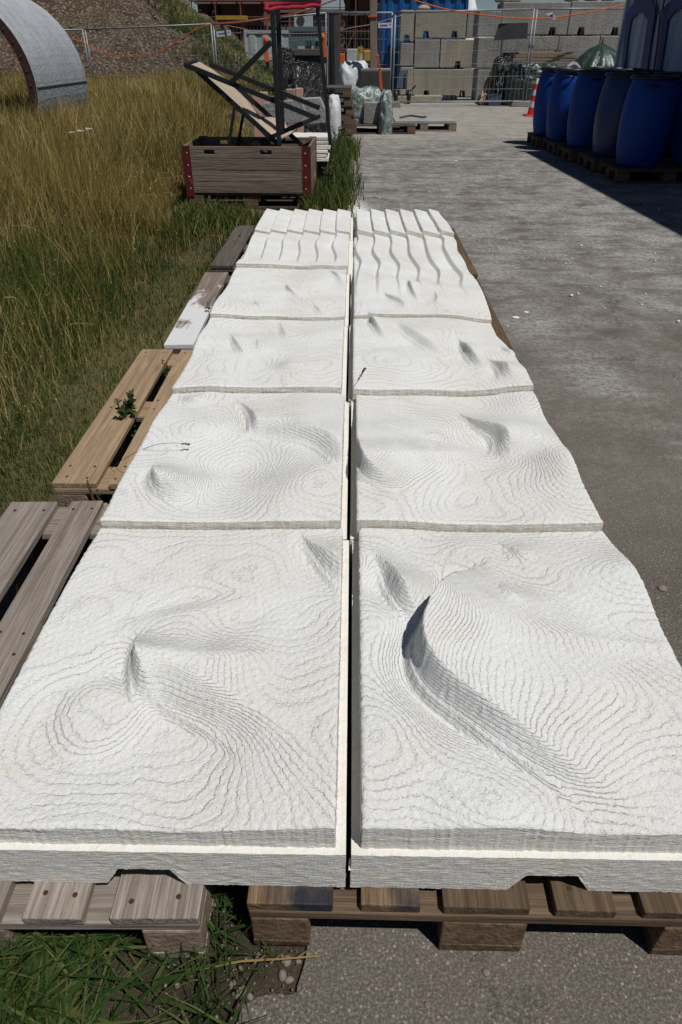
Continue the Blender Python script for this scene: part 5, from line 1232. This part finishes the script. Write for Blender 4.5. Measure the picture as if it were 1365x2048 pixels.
a = R(-1); mb = MB(); mb.box(-.004, .012, -Lh, Lh, -.006, .006); o = mb.build('seam', M['steel'], t); o.location = (Rr*math.cos(a), 0, Rr*math.sin(a)); o.rotation_euler.y = -a
mb = MB()
for k in range(26):
    a = R(-36+9*k); n0 = len(mb.v); mb.lathe([(.016, 0), (.014, .01)], 8)
    for i in range(n0, len(mb.v)): x, y, z = mb.v[i]; mb.v[i] = ((Rr-.07)*math.cos(a)+x, -Lh-.02-z, (Rr-.07)*math.sin(a)+y)
mb.build('bolts', M['darkgrey'], t)
for i, (px, py) in enumerate([(160, 262), (178, 258), (144, 265)]):
    Y = 9.2; p = Q(px, py, Y); t = thing('wildflower', ['white flat topped wildflower head in the dry meadow', 'rightmost of the white flat topped wildflowers in the dry meadow', 'leftmost of the white flat topped wildflowers in the dry meadow'][i], 'flower', (p.x, Y, 0), 0, 'white flat wildflowers in the meadow')
    MB().tube([(0, 0, 0), (0, .01, p.z)], .003, 5).build('stem', M['stalk'], t); mb = MB()
    for k in range(26): a = random.uniform(0, 6.28); r_ = random.uniform(0, .045); mb.lathe([(.007, 0), (.004, .006)], 6, (r_*math.cos(a), r_*math.sin(a), p.z+random.uniform(-.004, .006)))
    mb.build('flower_head', M['conewhite'], t)

# ------------------------------------------------------------------ tent roof and crane in the distance
p = Q(938, 20, 34); zt = Q(938, -14, 34).z; mb = MB(); n = 24; prof = [(2.6, 0), (2.5, max(.2, zt-2.0)), (1.7, zt-1.55), (1.0, zt-1.1), (.45, zt-.5), (.12, zt+.1)]
o = MB().lathe([(a*.72, b) for a, b in prof], 28).build('tent', M['whiteplastic'], loc=(p.x, 34, 0), smooth=True); tag(o, 'white peaked tent roof showing above the tan block wall', 'tent')
p = Q(878, 20, 75); t = thing('crane', 'red lattice crane mast far behind the tan block wall', 'crane', (p.x, 75, 0)); mb = MB()
for sx in (-.45, .45):
    for sy in (-.45, .45): mb.bar((sx, sy, 0), (sx, sy, 12), .1)
for k in range(12): s = 1 if k % 2 else -1; mb.bar((-.45*s, -.45, k), (.45*s, -.45, k+1), .07); mb.bar((-.45, -.45, k), (.45, -.45, k), .06)
mb.build('mast', M['conered'], t)
# faraway low tree line so the horizon is not bare
def far_bank(x0, x1, y, h, seed):
    n = 9000; X = rng.uniform(x0, x1, n); top = h*(.75+.35*vn(X, 0*X, .12, seed)); Z = rng.uniform(0, 1, n)*top; Y = y+rng.uniform(-2, 2, n)
    P = np.stack([X, Y, Z], 1); a = rng.normal(0, 1, (n, 3)); a /= np.linalg.norm(a, axis=1)[:, None]; b = np.cross(a, rng.normal(0, 1, (n, 3))); b /= np.linalg.norm(b, axis=1)[:, None]; s = rng.uniform(.3, .8, (n, 1))
    V = np.stack([P-a*s, P-b*s*.5, P+a*s, P+b*s*.5], 1).reshape(-1, 3)
    return np_mesh('far_bushes', V, np.arange(4*n).reshape(-1, 4), M['leaf'], smooth=False, attrs={'tone': np.repeat(rng.uniform(0, .8, n), 4)})
tag(far_bank(-60, 90, 118, 3.6, 4), 'low dark bushes at the far end of the site', 'bushes', kind='stuff')
